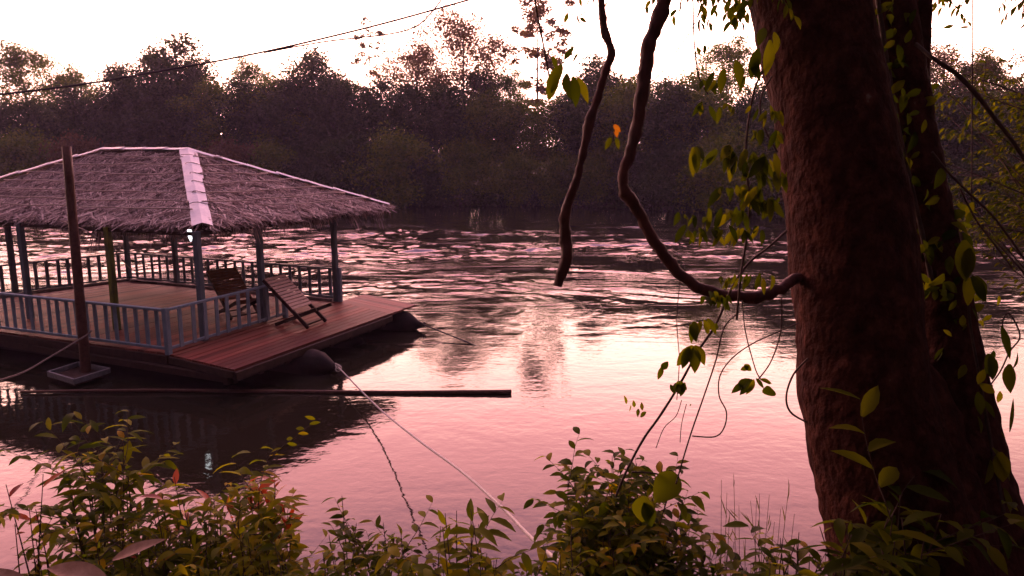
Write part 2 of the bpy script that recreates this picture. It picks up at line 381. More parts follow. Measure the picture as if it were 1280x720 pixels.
# side deck planks (along U), from the railing out to the right edge
S0 = A+(NK-A)*0.012; S1 = NK; T0 = B+(NK-A)*0.012
T1 = bpv(489, 391); T2 = bpv(519, 379); T3 = bpv(436, 371)
b = MB(); n2 = 11
for i in range(n2):
    t0 = i/n2; t1 = (i+1)/n2-.008
    a0 = lerp(S0, S1, t0); a1 = lerp(S0, S1, t1); b0 = lerp(T0, T1, t0); b1 = lerp(T0, T1, t1)
    z1 = DZ-.012+random.uniform(-.003, .003); z0 = DZ-.055
    e = U*random.uniform(-.04, .02)
    vs_ = [up(a0, z0), up(a1, z0), up(b1+e, z0), up(b0+e, z0), up(a0, z1), up(a1, z1), up(b1+e, z1), up(b0+e, z1)]
    b.add(vs_, [(3, 2, 1, 0), (4, 5, 6, 7), (1, 5, 4, 0), (2, 6, 5, 1), (3, 7, 6, 2), (0, 4, 7, 3)])
b.build('side_deck', M['planks'], raft)
b = MB()
dv = (T2-T3)
for i in range(8):   # far landing beyond the side deck, boards across, a little lower
    o_ = U*(.30*i)
    p1 = T2-U*(.145*(7-i)+.07); p0 = p1-(T1-T0)*.98
    b.beam(up(p0, DZ-.05+random.uniform(-.003, .003)), up(p1+V*random.uniform(-.03, .03), DZ-.05), .135, .04)
b.build('far_landing', M['planks'], raft)
# under-structure
b = MB()
b.beam(up(S1-U*.0, DZ-.13), up(T1, DZ-.13), .08, .13); b.beam(up(lerp(S0, S1, .5), DZ-.16), up(lerp(T0, T1, .5), DZ-.16), .10, .14)
b.beam(up(S1+V*.22, DZ-.24), up(T1+V*.2, DZ-.24), .10, .13)
b.beam(up(A-U*.02, DZ-.11), up(D-U*.02, DZ-.11), .06, .14); b.beam(up(A, DZ-.11), up(NK, DZ-.11), .06, .12)
b.beam(up(B, DZ-.11), up(C, DZ-.11), .06, .14); b.beam(up(C, DZ-.11), up(D, DZ-.11), .06, .14)
for t in (.03, .16, .3, .44, .58, .72, .86, .97):
    b.beam(up(lerp(S1, T1, t)+V*.12, DZ-.25), up(lerp(D, C, t), DZ-.25), .10, .12)
b.build('joist', M['beam'], raft, .006)
# pontoons: long drums with tapered ends
def pontoon(tip, ln=11.5, r=.30, zc=.13):
    dirv = V
    p = [(0, .03), (.05, .07), (.12, .09), (.16, .11), (.26, r*.6), (.40, r*.88), (.6, r), (ln-.6, r), (ln-.2, r*.6), (ln, .05)]
    b = MB(); b.tube([(*(tip+dirv*s).to_2d(), zc, q) for s, q in p], 20, 1)
    return b.build('pontoon', M['float'], raft)
tips = [bpv(529, 405, .16), bpv(423, 458, .16), NK+V*.55-U*.05]
pontoon(tips[0]); pontoon(tips[1]); pontoon(up(lerp(tips[0], tips[1], .5)+V*.55, 0), 11); pontoon(up(tips[2]+U*1.1+V*.5, 0), 10.5)
for q in tips[:2]:
    b = MB()
    ring = [(*(q-V*.03+U*.05*math.cos(k*.785)).to_2d(), .15+.05*math.sin(k*.785), .014) for k in range(9)]
    b.tube(ring, 6, 1); b.build('mooring_ring', M['float'], raft)
# roof posts
RZ = 2.78; PT = 2.64
def post(p, name='post', m='post', h=PT, w_=.115, z0=DZ):
    b = MB(); b.box(up(p, (h+z0)/2), (w_, w_, h-z0), Matrix.Rotation(math.atan2(U.y, U.x), 3, 'Z'))
    return b.build(name, M[m], raft, .008)
P1 = bpv(258, 426)+V*.05; P2 = bpv(331, 402)+V*.02; P3 = B
Vv = Vector((math.cos(R(157)), math.sin(R(157)), 0)); Uu = Vector((math.cos(R(67)), math.sin(R(67)), 0))
posts = [P1, P2, P3-U*.04, P1+Vv*2.35, P1+Vv*4.3, lerp(B, C, .74), C, lerp(C, D, .5), P1+Vv*7]
# tune front row to the photograph: x at 148 and 38
def atpx(base, d, px):
    best = None
    for k in range(200):
        q = base+d*(k*.05)
        X = q.x; z = DZ-H; dd = q.y*cP-z*sP; sx = 640+X/dd*F
        if best is None or abs(sx-px) < best[0]: best = (abs(sx-px), q)
    return best[1]
posts[3] = atpx(P1, Vv, 147); posts[4] = atpx(P1, Vv, 39)
for i, q in enumerate(posts):
    o = post(q, 'post', 'mossy' if i == 3 else 'post')
    if i == 3: o['label'] = 'mossy olive green roof post'
# railings
RH = .79
def railing(a, b_, n, skip_end=False, label=None):
    e = empty('railing', (0, 0, 0)); e.parent = raft
    e.location = a - raft.location
    base = a
    d = (b_-a); dn = d.normalized(); up_ = Vector((0, 0, 1))
    def loc(mb, name, m, bev=0):
        me = bpy.data.meshes.new(name); me.from_pydata([tuple(Vector(v)-a) for v in mb.v], [], mb.f); me.update()
        o = bpy.data.objects.new(name, me); scn.collection.objects.link(o); me.materials.append(m); o.parent = e
        if bev:
            k = o.modifiers.new('bevel', 'BEVEL'); k.width = bev; k.segments = 1
        return o
    m = MB(); m.beam(up(a, DZ+RH), up(b_, DZ+RH), .075, .045); loc(m, 'top_rail', M['rail'], .006)
    m = MB(); m.beam(up(a, DZ+.09), up(b_, DZ+.09), .045, .05); loc(m, 'bottom_rail', M['rail'], .006)
    side = dn.cross(up_)
    for i in range(1, n):
        q = lerp(a, b_, i/n)+dn*random.uniform(-.012, .012); tl = dn*random.uniform(-.012, .012)
        m = MB(); m.beam(up(q, DZ+.06)+side*.028, up(q+tl, DZ+RH-.024)+side*.028, .085, .02, up=side); loc(m, 'baluster', M['rail'])
    for q in ([a] if skip_end else [a, b_]):
        m = MB(); m.box(up(q, DZ+RH/2+.01), (.095, .095, RH+.06), Matrix.Rotation(math.atan2(dn.y, dn.x), 3, 'Z')); loc(m, 'newel_post', M['rail'], .008)
    return e
railing(A, D, 35, True)
railing(A+U*.002, lerp(A, B, .62), 11)
railing(B-V*.08, C, 24)
railing(C, D, 22)
# ---------------------------------------------------------------- roof
Ez = 2.75
E1 = PZ(252, 281, Ez); E2 = PZ(487, 258, Ez); Lr = 9.8
E4 = E1+Vv*Lr; E3 = E2+Vv*Lr
mid = (E1+E2)/2
R1 = up(mid+Vv*3.55, 4.15); R2 = up(mid+Vv*6.45, 4.18)
roof = empty('roof', -raft.location*0); roof.parent = raft; roof.location = up(mid, Ez)-raft.location
def rbuild(mb, name, m, bev=0):
    off = up(mid, Ez)
    me = bpy.data.meshes.new(name); me.from_pydata([tuple(Vector(v)-off) for v in mb.v], [], mb.f); me.update()
    me.polygons.foreach_set('use_smooth', mb.smooth)
    o = bpy.data.objects.new(name, me); scn.collection.objects.link(o); me.materials.append(m); o.parent = roof
    return o
faces = [(E1, E2, R1, R1), (E4, E1, R1, R2), (E2, E3, R2, R1), (E3, E4, R2, R2)]
b = MB(); th = Vector((0, 0, -.10))
for (a, c, d, e) in faces:     # sagging subdivided slabs
    nu, nv = 16, 8; vs_ = []
    for s_ in (0, 1):
        for j in range(nv+1):
            for i in range(nu+1):
                q = lerp(lerp(a, c, i/nu), lerp(e, d, i/nu), j/nv)
                sag = -.07*math.sin(math.pi*j/nv)*1.0-.03*noise.noise(q*1.7)
                vs_.append(q+Vector((0, 0, sag*(0 if j in (0, nv) else 1)))+(th if s_ else Vector()))
    o2 = (nu+1)*(nv+1)
    fs = [(j*(nu+1)+i, j*(nu+1)+i+1, (j+1)*(nu+1)+i+1, (j+1)*(nu+1)+i) for j in range(nv) for i in range(nu)]
    fs += [tuple(o2+k for k in reversed(f)) for f in fs]
    fs += [(i+1, i, o2+i, o2+i+1) for i in range(nu)]
    b.add(vs_, fs, True)
rbuild(b, 'thatch_underlay', M['thatchbase'])
b = MB()
def slope_pt(a, c, d, e, u, v):
    q = lerp(lerp(a, c, u), lerp(e, d, u), v)
    return q+Vector((0, 0, -.07*math.sin(math.pi*v)-.03*noise.noise(q*1.7)))
rnd = random.Random(5)
for fi, (a, c, d, e) in enumerate(faces):
    ex = (c-a).normalized(); dn = ((a+c)/2-(d+e)/2).normalized(); nr = ex.cross((-dn)).normalized()
    if nr.z < 0: nr = -nr
    cnt = [10000, 16000, 5000, 3500][fi]
    rows = 17
    for k in range(cnt):
        v = rnd.random(); u = rnd.random()
        if rnd.random() > (1-v*.75): v *= rnd.random()
        row = (math.floor(v*rows)+rnd.random()*.5)/rows
        v = row
        q = slope_pt(a, c, d, e, u, min(v, .98))
        ln = rnd.uniform(.12, .42)
        dd = (dn+ex*rnd.gauss(0, 1.1)+nr*rnd.uniform(-.1, .25)).normalized()
        wv = dd.cross(nr).normalized()*rnd.uniform(.006, .022)
        s0 = q+nr*(rnd.uniform(.0, .05)+.05*noise.noise(q*5.0)); s1 = s0+dd*ln-nr*.02
        b.add([s0-wv, s0+wv, s1+wv*.5, s1-wv*.5], [(0, 1, 2, 3)])
    # hem hanging at the eave
    el = (c-a).length
    for k in range(int(el*230)):
        u = rnd.random()
        if (fi == 1 and u > .962) or (fi == 0 and u < .03): continue
        q = slope_pt(a, c, d, e, u, rnd.uniform(0, .05))
        ln = rnd.uniform(.10, .36)
        if rnd.random() < .02: ln = rnd.uniform(.25, .5)
        if fi == 1 and u > .72 and rnd.random() < .45: ln = rnd.uniform(.2, .5)
        ln *= max(.2, .75+1.9*noise.noise(Vector((u*el*2.6, fi*5, 0)))+.5*noise.noise(Vector((u*el*9, fi, 4))))
        dd = (dn*.8+Vector((0, 0, -rnd.uniform(.3, 1.6)))+ex*rnd.gauss(0, .35)).normalized()
        wv = ex*rnd.uniform(.004, .013)
        s0 = q+Vector((0, 0, rnd.uniform(-.1, .02))); s1 = s0+dd*ln*.5+Vector((0, 0, -.01)); s2 = s1+(dd+Vector((0, 0, -.8))).normalized()*ln*.5
        b.add([s0-wv, s0+wv, s1+wv, s1-wv, s2+wv*.2, s2-wv*.2], [(0, 1, 2, 3), (3, 2, 4, 5)])
rbuild(b, 'thatch', M['straw'])
b = MB()
for fi, (a, c, d, e) in enumerate(faces[:3]):
    for v, u0, u1 in ((.09, .3, .98), (.20, .02, .95), (.33, .0, 1.), (.46, .06, .98), (.59, .0, .9), (.72, .05, 1.), (.84, .1, .95)):
        ex = (c-a).normalized()
        pts = []
        for k in range(9):
            u = u0+(u1-u0)*k/8
            q = slope_pt(a, c, d, e, u, v+rnd.uniform(-.006, .006)); pts.append((q.x, q.y, q.z+.13+rnd.uniform(-.012, .025), .014))
        b.tube(pts, 5, 2)
rbuild(b, 'batten', M['bamboo'])
# white flashing over hips and ridge: overlapped folded sheets
def flashing(a, c, wa, wb, n=6, name='ridge_cap'):
    mb = MB(); d = (c-a).normalized(); sd = d.cross(Vector((0, 0, 1))).normalized(); L_ = (c-a).length
    for k in range(n):
        t0 = max(0, k/n-.012); t1 = (k+1)/n
        w0 = lerp_f(wa, wb, k/n)*rnd.uniform(.94, 1.06); w1 = w0*rnd.uniform(.95, 1.04)
        z = .085+.006*(k % 2)+rnd.uniform(0, .008)
        p0 = a+(c-a)*t0+Vector((0, 0, z+.012)); p1 = a+(c-a)*t1+Vector((0, 0, z-.004))
        s0_ = sd*rnd.uniform(-.012, .012)
        drop = Vector((0, 0, -.33))
        rows_ = []
        for p, w_ in ((p0, w0), (lerp(p0, p1, .5)+Vector((0, 0, -.008)), (w0+w1)/2), (p1, w1)):
            rows_.append([p-sd*w_+s0_+drop*w_, p-sd*w_*.5+s0_+drop*w_*.45, p+s0_, p+sd*w_*.5+s0_+drop*w_*.45, p+sd*w_+s0_+drop*w_])
        vs_ = [q for r_ in rows_ for q in r_]; nn = len(vs_)
        vs_ += [q+Vector((0, 0, -.004)) for q in vs_[:nn]]
        fs = [(j*5+i, j*5+i+1, j*5+i+6, j*5+i+5) for j in range(2) for i in range(4)]
        fs += [tuple(nn+x for x in reversed(f)) for f in fs]
        mb.add(vs_, fs)
    return rbuild(mb, name, M['flash'])
def lerp_f(a, b_, t): return a+(b_-a)*t
flashing(R1, E1+(E1-R1).normalized()*.12, .20, .17, 7)
flashing(R1, E2, .13, .09, 7); flashing(R2, E4, .13, .09, 7); flashing(R2, E3, .13, .09, 6); flashing(R1, R2, .12, .12, 4)
# ties over the near flashing, rafters and eave beams below
b = MB()
for t in (.12, .25, .4, .52, .66, .8):
    q = lerp(R1, E1, t)+Vector((0, 0, .10)); s_ = (E1-R1).cross(Vector((0, 0, 1))).normalized()
    a_ = q-s_*.34+Vector((0, 0, -.10)); c_ = q+s_*rnd.uniform(.05, .3)+Vector((0, 0, -.03)); 
    b = MB(); b.tube([(*a_, .007), (*q, .007), (*c_, .007)], 5, 3); rbuild(b, 'tie', M['twig'])
b = MB()
for a_, c_ in ((P1, P3), (P1, posts[4]), (P3, C), (C, posts[7]), (posts[4], posts[8]), (posts[8], posts[7])):
    b.beam(up(a_, RZ-.19), up(c_, RZ-.19), .06, .07)
rbuild(b, 'eave_beam', M['beam'])
b = MB()
for t in (0, .15, .3, .45, .6, .75, .9):
    b.beam(up(lerp(E1, E4, t), Ez-.13)+Uu*.05, up(lerp(R1, R2, t), 4.0), .05, .07) 
    b.beam(up(lerp(E2, E3, t), Ez-.13)-Uu*.05, up(lerp(R1, R2, t), 4.0), .05, .07)
for t in (.3, .7): b.beam(up(lerp(E1, E2, t), Ez-.13)+Vv*.05, up(R1, 4.0), .05, .07)
b.beam(up(R1, 4.0), up(R2, 4.0), .06, .08)
rbuild(b, 'rafter', M['beam'])
# lamp
lm_, ntl, bl = mat('lit_tube'); bl.inputs['Emission Color'].default_value = (.9, .95, 1, 1); bl.inputs['Emission Strength'].default_value = 3.5
bl.inputs['Base Color'].default_value = (.9, .9, .9, 1)
lp = PZ(237, 291, 2.58)
lp = P(237.0, 293, (P1-Vector((0, 0, H))).length-.45)
lamp = empty('pavilion_lamp', lp, 'small lit white lamp under the eave beside the near roof post', 'lamp')
b = MB(); b.tube([(lp.x, lp.y, lp.z+.13, .012), (lp.x, lp.y, lp.z+.11, .035), (lp.x+.005, lp.y, lp.z+.03, .045), (lp.x+.012, lp.y, lp.z-.06, .036), (lp.x+.018, lp.y, lp.z-.14, .010)], 12, 3)
b.build('bulb', lm_, lamp)
b = MB(); b.tube([(lp.x-.02, lp.y, lp.z+.42, .006), (lp.x-.01, lp.y, lp.z+.25, .006), (lp.x, lp.y, lp.z+.17, .022), (lp.x, lp.y, lp.z+.125, .024)], 8, 2)
b.build('socket', M['wire'], lamp)
# cable drooping from the eave to the back of the floor
b = MB(); b.tube([(*P(75, 275, 13.0), .010), (*P(110, 290, 14), .012), (*P(140, 310, 15.5), .010), (*P(162, 335, 17.5), .010), (*P(180, 343, 18.2), .010)], 6, 4)
tag(b.build('hanging_cable', M['rope']), 'pale cable drooping inside the pavilion between the left posts', 'cable')
b = MB()
q0 = C-V*.3+Vector((0, 0, .05)); b.tube([(*(C+Vector((.25, -.35, .04))), .03), (*(C+Vector((.45, -.45, .05))), .03), (*(C+Vector((.9, -.6, .03))), .02), (*(C+Vector((1.6, -.75, .03))), .02)], 6, 4)
tag(b.build('cable_coil', M['wire']), 'dark cable lying on the floor at the far corner post', 'cable')

# ---------------------------------------------------------------- folding deck chairs
def chair(foot, ang, label, m, s=1.0, back_h=.95):
    """local: x = facing, y = left; origin at mid of the front feet of the backrest rails"""
    t = empty('deck_chair', foot, label, 'chair', 'wooden deck chairs on the raft'); t.rotation_euler = (0, 0, ang)
    W2 = .33
    top = Vector((-1.02, 0, back_h)); ft = Vector((0, 0, .0))
    sf = Vector((.18, 0, .40)); sb = Vector((-.82, 0, .0))     # seat frame: front high, rear foot low
    def loc(mb, name, mm):
        me = bpy.data.meshes.new(name); me.from_pydata([tuple(Vector(v)*s) for v in mb.v], [], mb.f); me.update()
        o = bpy.data.objects.new(name, me); scn.collection.objects.link(o); me.materials.append(mm); o.parent = t
        k = o.modifiers.new('bevel', 'BEVEL'); k.width = .004; k.segments = 1
        return o
    for y in (-W2, W2):
        mb = MB(); o_ = Vector((0, y, 0)); mb.beam(top+o_, ft+o_+Vector((0, 0, .01)), .042, .075); loc(mb, 'back_rail', M['beam'])
        mb = MB(); o_ = Vector((0, y*.86, 0)); mb.beam(sf+o_, sb+o_+Vector((0, 0, .01)), .042, .07); loc(mb, 'seat_rail', M['beam'])
    # slats of the back from the top down to the crossing, of the seat from the crossing to the front
    bk = MB(); d = (ft-top).normalized(); nrm = Vector((-d.z, 0, d.x)); 
    if nrm.z < 0: nrm = -nrm
    n = 11
    for i in range(n):
        q = top+d*(.04+i*.082)+nrm*.042
        bk.box(q, (.07, W2*2+.05, .018), Matrix((d, Vector((0, 1, 0)), d.cross(Vector((0, 1, 0))))).transposed())
    loc(bk, 'backrest', m)
    st = MB(); d2 = (sb-sf).normalized(); n2_ = Vector((-d2.z, 0, d2.x)); n2_ = n2_ if n2_.z > 0 else -n2_
    for i in range(6):
        q = sf+d2*(.03+i*.08)+n2_*.04
        st.box(q, (.068, W2*1.72+.03, .018), Matrix((d2, Vector((0, 1, 0)), d2.cross(Vector((0, 1, 0))))).transposed())
    loc(st, 'seat', m)
    mb = MB(); q = (top+ft)/2; mb.beam(Vector((-.06, -W2, .06)), Vector((-.06, W2, .06)), .03, .03); loc(mb, 'stretcher', M['beam']); mb = MB(); mb.beam(Vector((-.78, -W2*.86, .04)), Vector((-.78, W2*.86, .04)), .03, .03); loc(mb, 'stretcher', M['beam'])
    return t
fL = PZ(385, 410, DZ); fR = PZ(408, 402.5, DZ)
chair((fL+fR)/2, math.atan2(U.y, U.x)-math.pi/2+R(3), 'slatted wooden deck chair out on the open side deck in front of the railing', M['chair'])
chair(PZ(307, 397, DZ), R(-42), 'orange brown deck chair inside the railing, half hidden by the near roof post', M['chair_o'], .98, .97)

# ---------------------------------------------------------------- poles, tray, ropes
def tubeobj(name, pts, m, label, cat, seg=8, sub=5, rough=0, fr=6, group=None):
    b = MB(); b.tube(pts, seg, sub, rough, fr); return tag(b.build(name, M[m]), label, cat, group)
pb = PZ(108, 470, .0); pt = P(83, 184, (pb-Vector((0, 0, H))).length*.985)
pt = PY(83, 183, pb.y+.05)
dpp = (pt-pb).normalized()
tubeobj('mooring_pole', [(*(pb-dpp*1.5), .088), (*pb, .088), (*((pb+pt)/2), .082), (*pt, .075)], 'pole', 'tall dark brown mooring pole leaning in front of the thatched roof', 'pole', 14, 3, .03, 3)
q0 = PZ(26, 490, .03); q1 = PZ(639, 489, .03)
tubeobj('floating_pole', [(*(lerp(q0, q1, t)+Vector((0, .05*math.sin(t*5), .012*math.sin(t*7)))), .024+.014*t) for t in (0, .25, .5, .75, .97, 1)], 'pole', 'long straight dark pole lying low across the water in front of the raft', 'pole', 10, 3, .06, 2)
# tray
t_ = empty('floating_tray', PZ(98, 468, .1), 'shallow floating tray with pale edges at the foot of the brown mooring pole', 'tray')
c4 = [PZ(60, 467, .13), PZ(93, 477, .13), PZ(137, 463, .13), PZ(98, 455, .13)]
b = MB()
for i in range(4): b.beam(c4[i], c4[(i+1) % 4], .035+.003*i, .10-.004*i)
b.build('rim', M['traym'], t_, .004)
b = MB(); b.add([up(q, .09) for q in c4]+[up(q, .05) for q in c4], [(0, 1, 2, 3), (7, 6, 5, 4), (0, 4, 5, 1), (1, 5, 6, 2), (2, 6, 7, 3), (3, 7, 4, 0)]); b.build('tray_bottom', M['beam'], t_)
q = [PZ(30, 487, .05), PZ(150, 487, .05)]
# ropes
rp = [P(423, 459, 13.15), P(470, 507, 11.0), P(520, 548, 8.8), P(575, 588, 7.2), P(625, 632, 5.9), P(660, 668, 5.1), P(690, 695, 4.55), P(740, 730, 3.9)]
tubeobj('mooring_rope', [(*q, .013) for q in rp], 'rope', 'long white mooring rope running from the near pontoon to the bank', 'rope', 6, 6)
b = MB()
for k in range(3):
    q = P(423, 458, 13.15); b.tube([(q.x+.05*math.cos(a*.8+k), q.y+.05*math.sin(a*.8+k), q.z-.04+.03*k+.04*math.sin(a*.8), .012) for a in range(9)], 5, 2)
tag(b.build('rope_knot', M['rope']), 'white knot of rope at the tip of the near pontoon', 'rope knot')
tubeobj('river_rope', [(*q, .016) for q in (P(528, 405, 16.6), P(550, 414, 16.3), P(575, 424, 15.9), P(600, 434, 15.5), PZ(621, 440, -.03))], 'wire', 'thin dark rope slanting from the far pontoon into the river', 'rope', 5, 4)
tubeobj('bank_rope', [(*q, .014) for q in (P(-30, 482, 9.5), P(0, 475, 10), P(30, 465, 10.8), P(60, 448, 11.5), P(90, 430, 12.2), P(108, 419, 12.9), P(115, 413, 13.05))], 'bankrope', 'slack rope rising from the left edge to the brown mooring pole', 'rope', 6, 4)
# overhead wires
tubeobj('overhead_wire', [(*P(x, y, 15), .021) for x, y in ((-40, 120), (0, 118), (100, 106), (200, 89), (300, 71), (400, 49), (500, 24), (620, -10))], 'wire', 'thin dark overhead cable crossing the sky from the left edge', 'cable', 5, 4)
tubeobj('overhead_wire', [(*P(x, y, 15.2), .016) for x, y in ((330, 66), (400, 53), (450, 47), (490, 42), (520, 33), (540, 15), (560, -12))], 'wire', 'fine wire bending upward from the overhead cable into the sky', 'cable', 5, 4)

# ---------------------------------------------------------------- far bank forest
def far_tree(kind, seed, h=14, wdt=7.5, low=.05, dens=1.0, leafs=.30, m='far_a', bare=0):
    """prototype at origin; returns the root Empty (height h)"""
    r = random.Random(seed)
    root = empty('forest_tree', (0, 0, 0))
    tb = MB(); cb = MB()
    lean = Vector((r.uniform(-.06, .06), r.uniform(-.06, .06), 0))
    def tp(t): return Vector((0, 0, 0))+lean*h*t*t+Vector((.25*math.sin(3*t+seed), .2*math.cos(2.3*t+seed), h*t))
    r0 = .012*h+.06
    if kind == 'thin': r0 *= .55
    tb.tube([(*tp(t), r0*(1-.9*t)) for t in (0, .2, .4, .6, .8, .97)], 7, 2)
    clumps = []
    nl = {'round': 20, 'feather': 26, 'thin': 15, 'bush': 16, 'bare': 22}[kind]
    for i in range(nl):
        f = (i+.5)/nl
        if kind == 'round': t = .28+.62*f; rad = wdt*.5*math.sin(math.pi*min(1, .15+.8*f))**.7
        elif kind == 'bush': t = .08+.75*f; rad = wdt*.5*math.sin(math.pi*min(1, .3+.62*f))**.6
        elif kind == 'feather': t = .30+.66*f; rad = wdt*.5*(.45+.55*math.sin(math.pi*f))
        elif kind == 'bare': t = .35+.6*f; rad = wdt*.5*(.5+.5*math.sin(math.pi*f))
        else: t = .42+.55*f; rad = wdt*.5*(.5+.5*math.sin(math.pi*f))
        a = i*2.4+r.uniform(-.5, .5); rr = rad*r.uniform(.55, 1.1)
        s0 = tp(t*.86 if kind != 'thin' else t*.96)
        e = tp(t)+Vector((math.cos(a)*rr, math.sin(a)*rr, r.uniform(.02, .10)*h))
        m1 = lerp(s0, e, .5)+Vector((0, 0, rr*.12))
        br = r0*(.34 if kind != 'thin' else .2)*(1-.6*t)
        tb.tube([(*s0, br), (*m1, br*.6), (*e, br*.2)], 5, 2)
        clumps.append((e, rr))
        clumps.append((lerp(m1, e, .3)+Vector((r.gauss(0, .4), r.gauss(0, .4), r.gauss(0, .3))), rr))
        if kind in ('feather', 'bare', 'thin'):
            for k in range(4):
                d_ = Vector((r.gauss(0, 1), r.gauss(0, 1), r.uniform(0, 1.4))).normalized()
                q = lerp(m1, e, r.uniform(.2, 1)); q2 = q+d_*rad*r.uniform(.25, .5)
                tb.tube([(*q, br*.3), (*lerp(q, q2, .5), br*.2), (*q2, br*.08)], 4, 1, cap=False)
                clumps.append((q2, rr*.6))
    clumps.append((tp(.95), wdt*.25)); clumps.append((tp(.9)+Vector((.5, .2, .1)), wdt*.2)) if kind != 'thin' else None
    if kind in ('round', 'bush'):
        for k in range(12):
            a = r.uniform(0, 6.28); rr = wdt*.42*r.random()**.5
            clumps.append((Vector((math.cos(a)*rr, math.sin(a)*rr, h*r.uniform(.15 if kind == 'bush' else .4, .85))), wdt*.4))
    for (c, rr) in clumps:
        cs = {'round': .21, 'bush': .20, 'feather': .13, 'thin': .09, 'bare': .10}[kind]*wdt*r.uniform(.7, 1.25)
        nleaf = int({'round': 420, 'bush': 400, 'feather': 150, 'thin': 36, 'bare': 20}[kind]*dens*r.uniform(.6, 1.3))
        for k in range(nleaf):
            v = Vector((r.gauss(0, 1), r.gauss(0, 1), r.gauss(0, 1))).normalized()*(r.random()**.45)
            q = c+Vector((v.x*cs*1.15, v.y*cs*1.15, v.z*cs*.85))
            if q.z < .1: continue
            a = Vector((r.gauss(0, 1), r.gauss(0, 1), r.gauss(0, .7))).normalized(); bb = a.cross(Vector((r.gauss(0, 1), r.gauss(0, 1), r.gauss(0, 1)))).normalized()
            s_ = leafs*1.35*r.uniform(.35, 1.0)*.5
            cb.add([q-a*s_, q-bb*s_*.55+a*s_*.1, q+a*s_, q+bb*s_*.55-a*s_*.1], [(0, 1, 2, 3)])
    tb.build('trunk', M['farbark'], root); cb.build('crown', M[m], root)
    root['_h'] = h
    return root
protos = {
 'round1': far_tree('round', 1, 14, 8.0, m='far_a'), 'round2': far_tree('round', 2, 14, 8.5, m='far_b'),
 'round3': far_tree('round', 3, 14, 7.0, m='far_a', leafs=.26), 'bush1': far_tree('bush', 4, 8, 8.0, m='far_a'),
 'bush2': far_tree('bush', 5, 7, 8.5, m='far_b'), 'bush3': far_tree('bush', 6, 8, 7.5, m='far_c', dens=.9),
 'feather1': far_tree('feather', 7, 15, 9.0, m='far_c', leafs=.22), 'feather2': far_tree('feather', 8, 15, 7.0, m='far_b', leafs=.22),
 'thin': far_tree('thin', 9, 14, 3.4, m='far_c', leafs=.2), 'thin2': far_tree('thin', 12, 14, 4.2, m='far_c', leafs=.24, dens=1.8),
 'bare': far_tree('bare', 10, 13, 8.0, m='far_c', leafs=.2),
}
used = set()
def plant(kind, x, y, h, rz, label, cat='tree', group=None, ws=1.0):
    pr_ = protos[kind]; ph = pr_['_h']
    if kind not in used: o = pr_; used.add(kind)
    else:
        o = pr_.copy(); scn.collection.objects.link(o)
        for ch in list(pr_.children):
            c = ch.copy(); scn.collection.objects.link(c); c.parent = o
    s = h/ph
    o.location = (x, y, gz(x, y)-.1); o.rotation_euler = (0, 0, rz); o.scale = (s*ws, s*ws, s)
    tag(o, label, cat, group); return o
def plant_px(kind, px, top, back, label, ws=1.0, group=None, rz=None, cat='tree'):
    Y = 60
    for _ in range(6):
        q = PY(px, top, Y); Y = shore(min(q.x, 45))+back
    q = PY(px, top, Y)
    g0 = gz(q.x, q.y)
    return plant(kind, q.x, q.y, (q.z-g0)*1.0, rz if rz is not None else random.uniform(0, 6.28), label, cat, group, ws)
# skyline trees, each its own shape
sky_trees = [
 ('bare', -30, 52, 12, 'half bare hazy tree at the far left edge of the skyline', .9),
 ('feather2', 28, 60, 11, 'thin twiggy tree on the skyline second from the left edge', .8),
 ('feather2', 82, 88, 13, 'low pale feathery tree left of the tall round crowns behind the mooring pole', .8),
 ('round3', 148, 76, 8, 'round dark crown left of the tallest tree over the raft roof', .62),
 ('round1', 205, 46, 8, 'tallest dense dark crown rising above the raft roof', .72),
 ('round3', 238, 72, 9, 'small dark crown leaning against the tallest crown over the raft roof', .5),
 ('feather2', 310, 78, 11, 'low feathery treetop in the dip between the two dense crowns', .55),
 ('round2', 345, 96, 8, 'low broad crown filling the dip right of the tallest crown', .9),
 ('round1', 392, 60, 7, 'dense dark crown just left of the slender bare tree', .62),
 ('round3', 430, 92, 6, 'dark shoulder crown right below the slender bare tree', .6),
 ('thin', 465, 30, 12, 'slender tall tree with very sparse crown standing in the bright gap', .75),
 ('feather1', 525, 62, 9, 'feathery reddish crown directly right of the bright gap', .72),
 ('feather1', 575, 30, 11, 'tallest feathery see-through crown in the middle of the skyline', .78),
 ('round3', 600, 85, 8, 'dark crown right beneath the tallest feathery tree', .6),
 ('thin2', 672, -6, 10, 'tall loose leafed tree reaching the top edge left of the hanging liana', .85),
 ('feather2', 640, 92, 7, 'olive treetop below the tall loose leafed tree', .6),
 ('round1', 742, 74, 7, 'dense dark crown seen behind the thinner hanging liana', .7),
 ('round3', 790, 92, 8, 'dark crown seen behind the thicker hanging liana', .6),
 ('round2', 862, 92, 7, 'dense crown right of the thicker hanging liana', .75),
 ('feather2', 912, 52, 11, 'pale feathery tree seen just left of the big trunk', .7),
 ('feather1', 1185, 66, 12, 'hazy feathery tree just right of the big trunk', .7),
 ('feather2', 1225, 70, 11, 'tiered feathery treetop beside the thin vertical vine', .7),
 ('bare', 1290, 60, 10, 'half bare treetop at the right edge of the skyline', .8),
 ('round2', 1255, 112, 7, 'dim round crown at the right edge below the skyline', .8),
 ('round1', 1010, 60, 9, 'dense crown hidden mostly by the big trunk', .8),
 ('round2', 1100, 55, 9, 'crown glimpsed between the two big trunks', .8),
]
for k, px, top, back, lab, ws in sky_trees: plant_px(k, px, top, back, lab, ws*(1.5 if 'round' in k else 1.35))
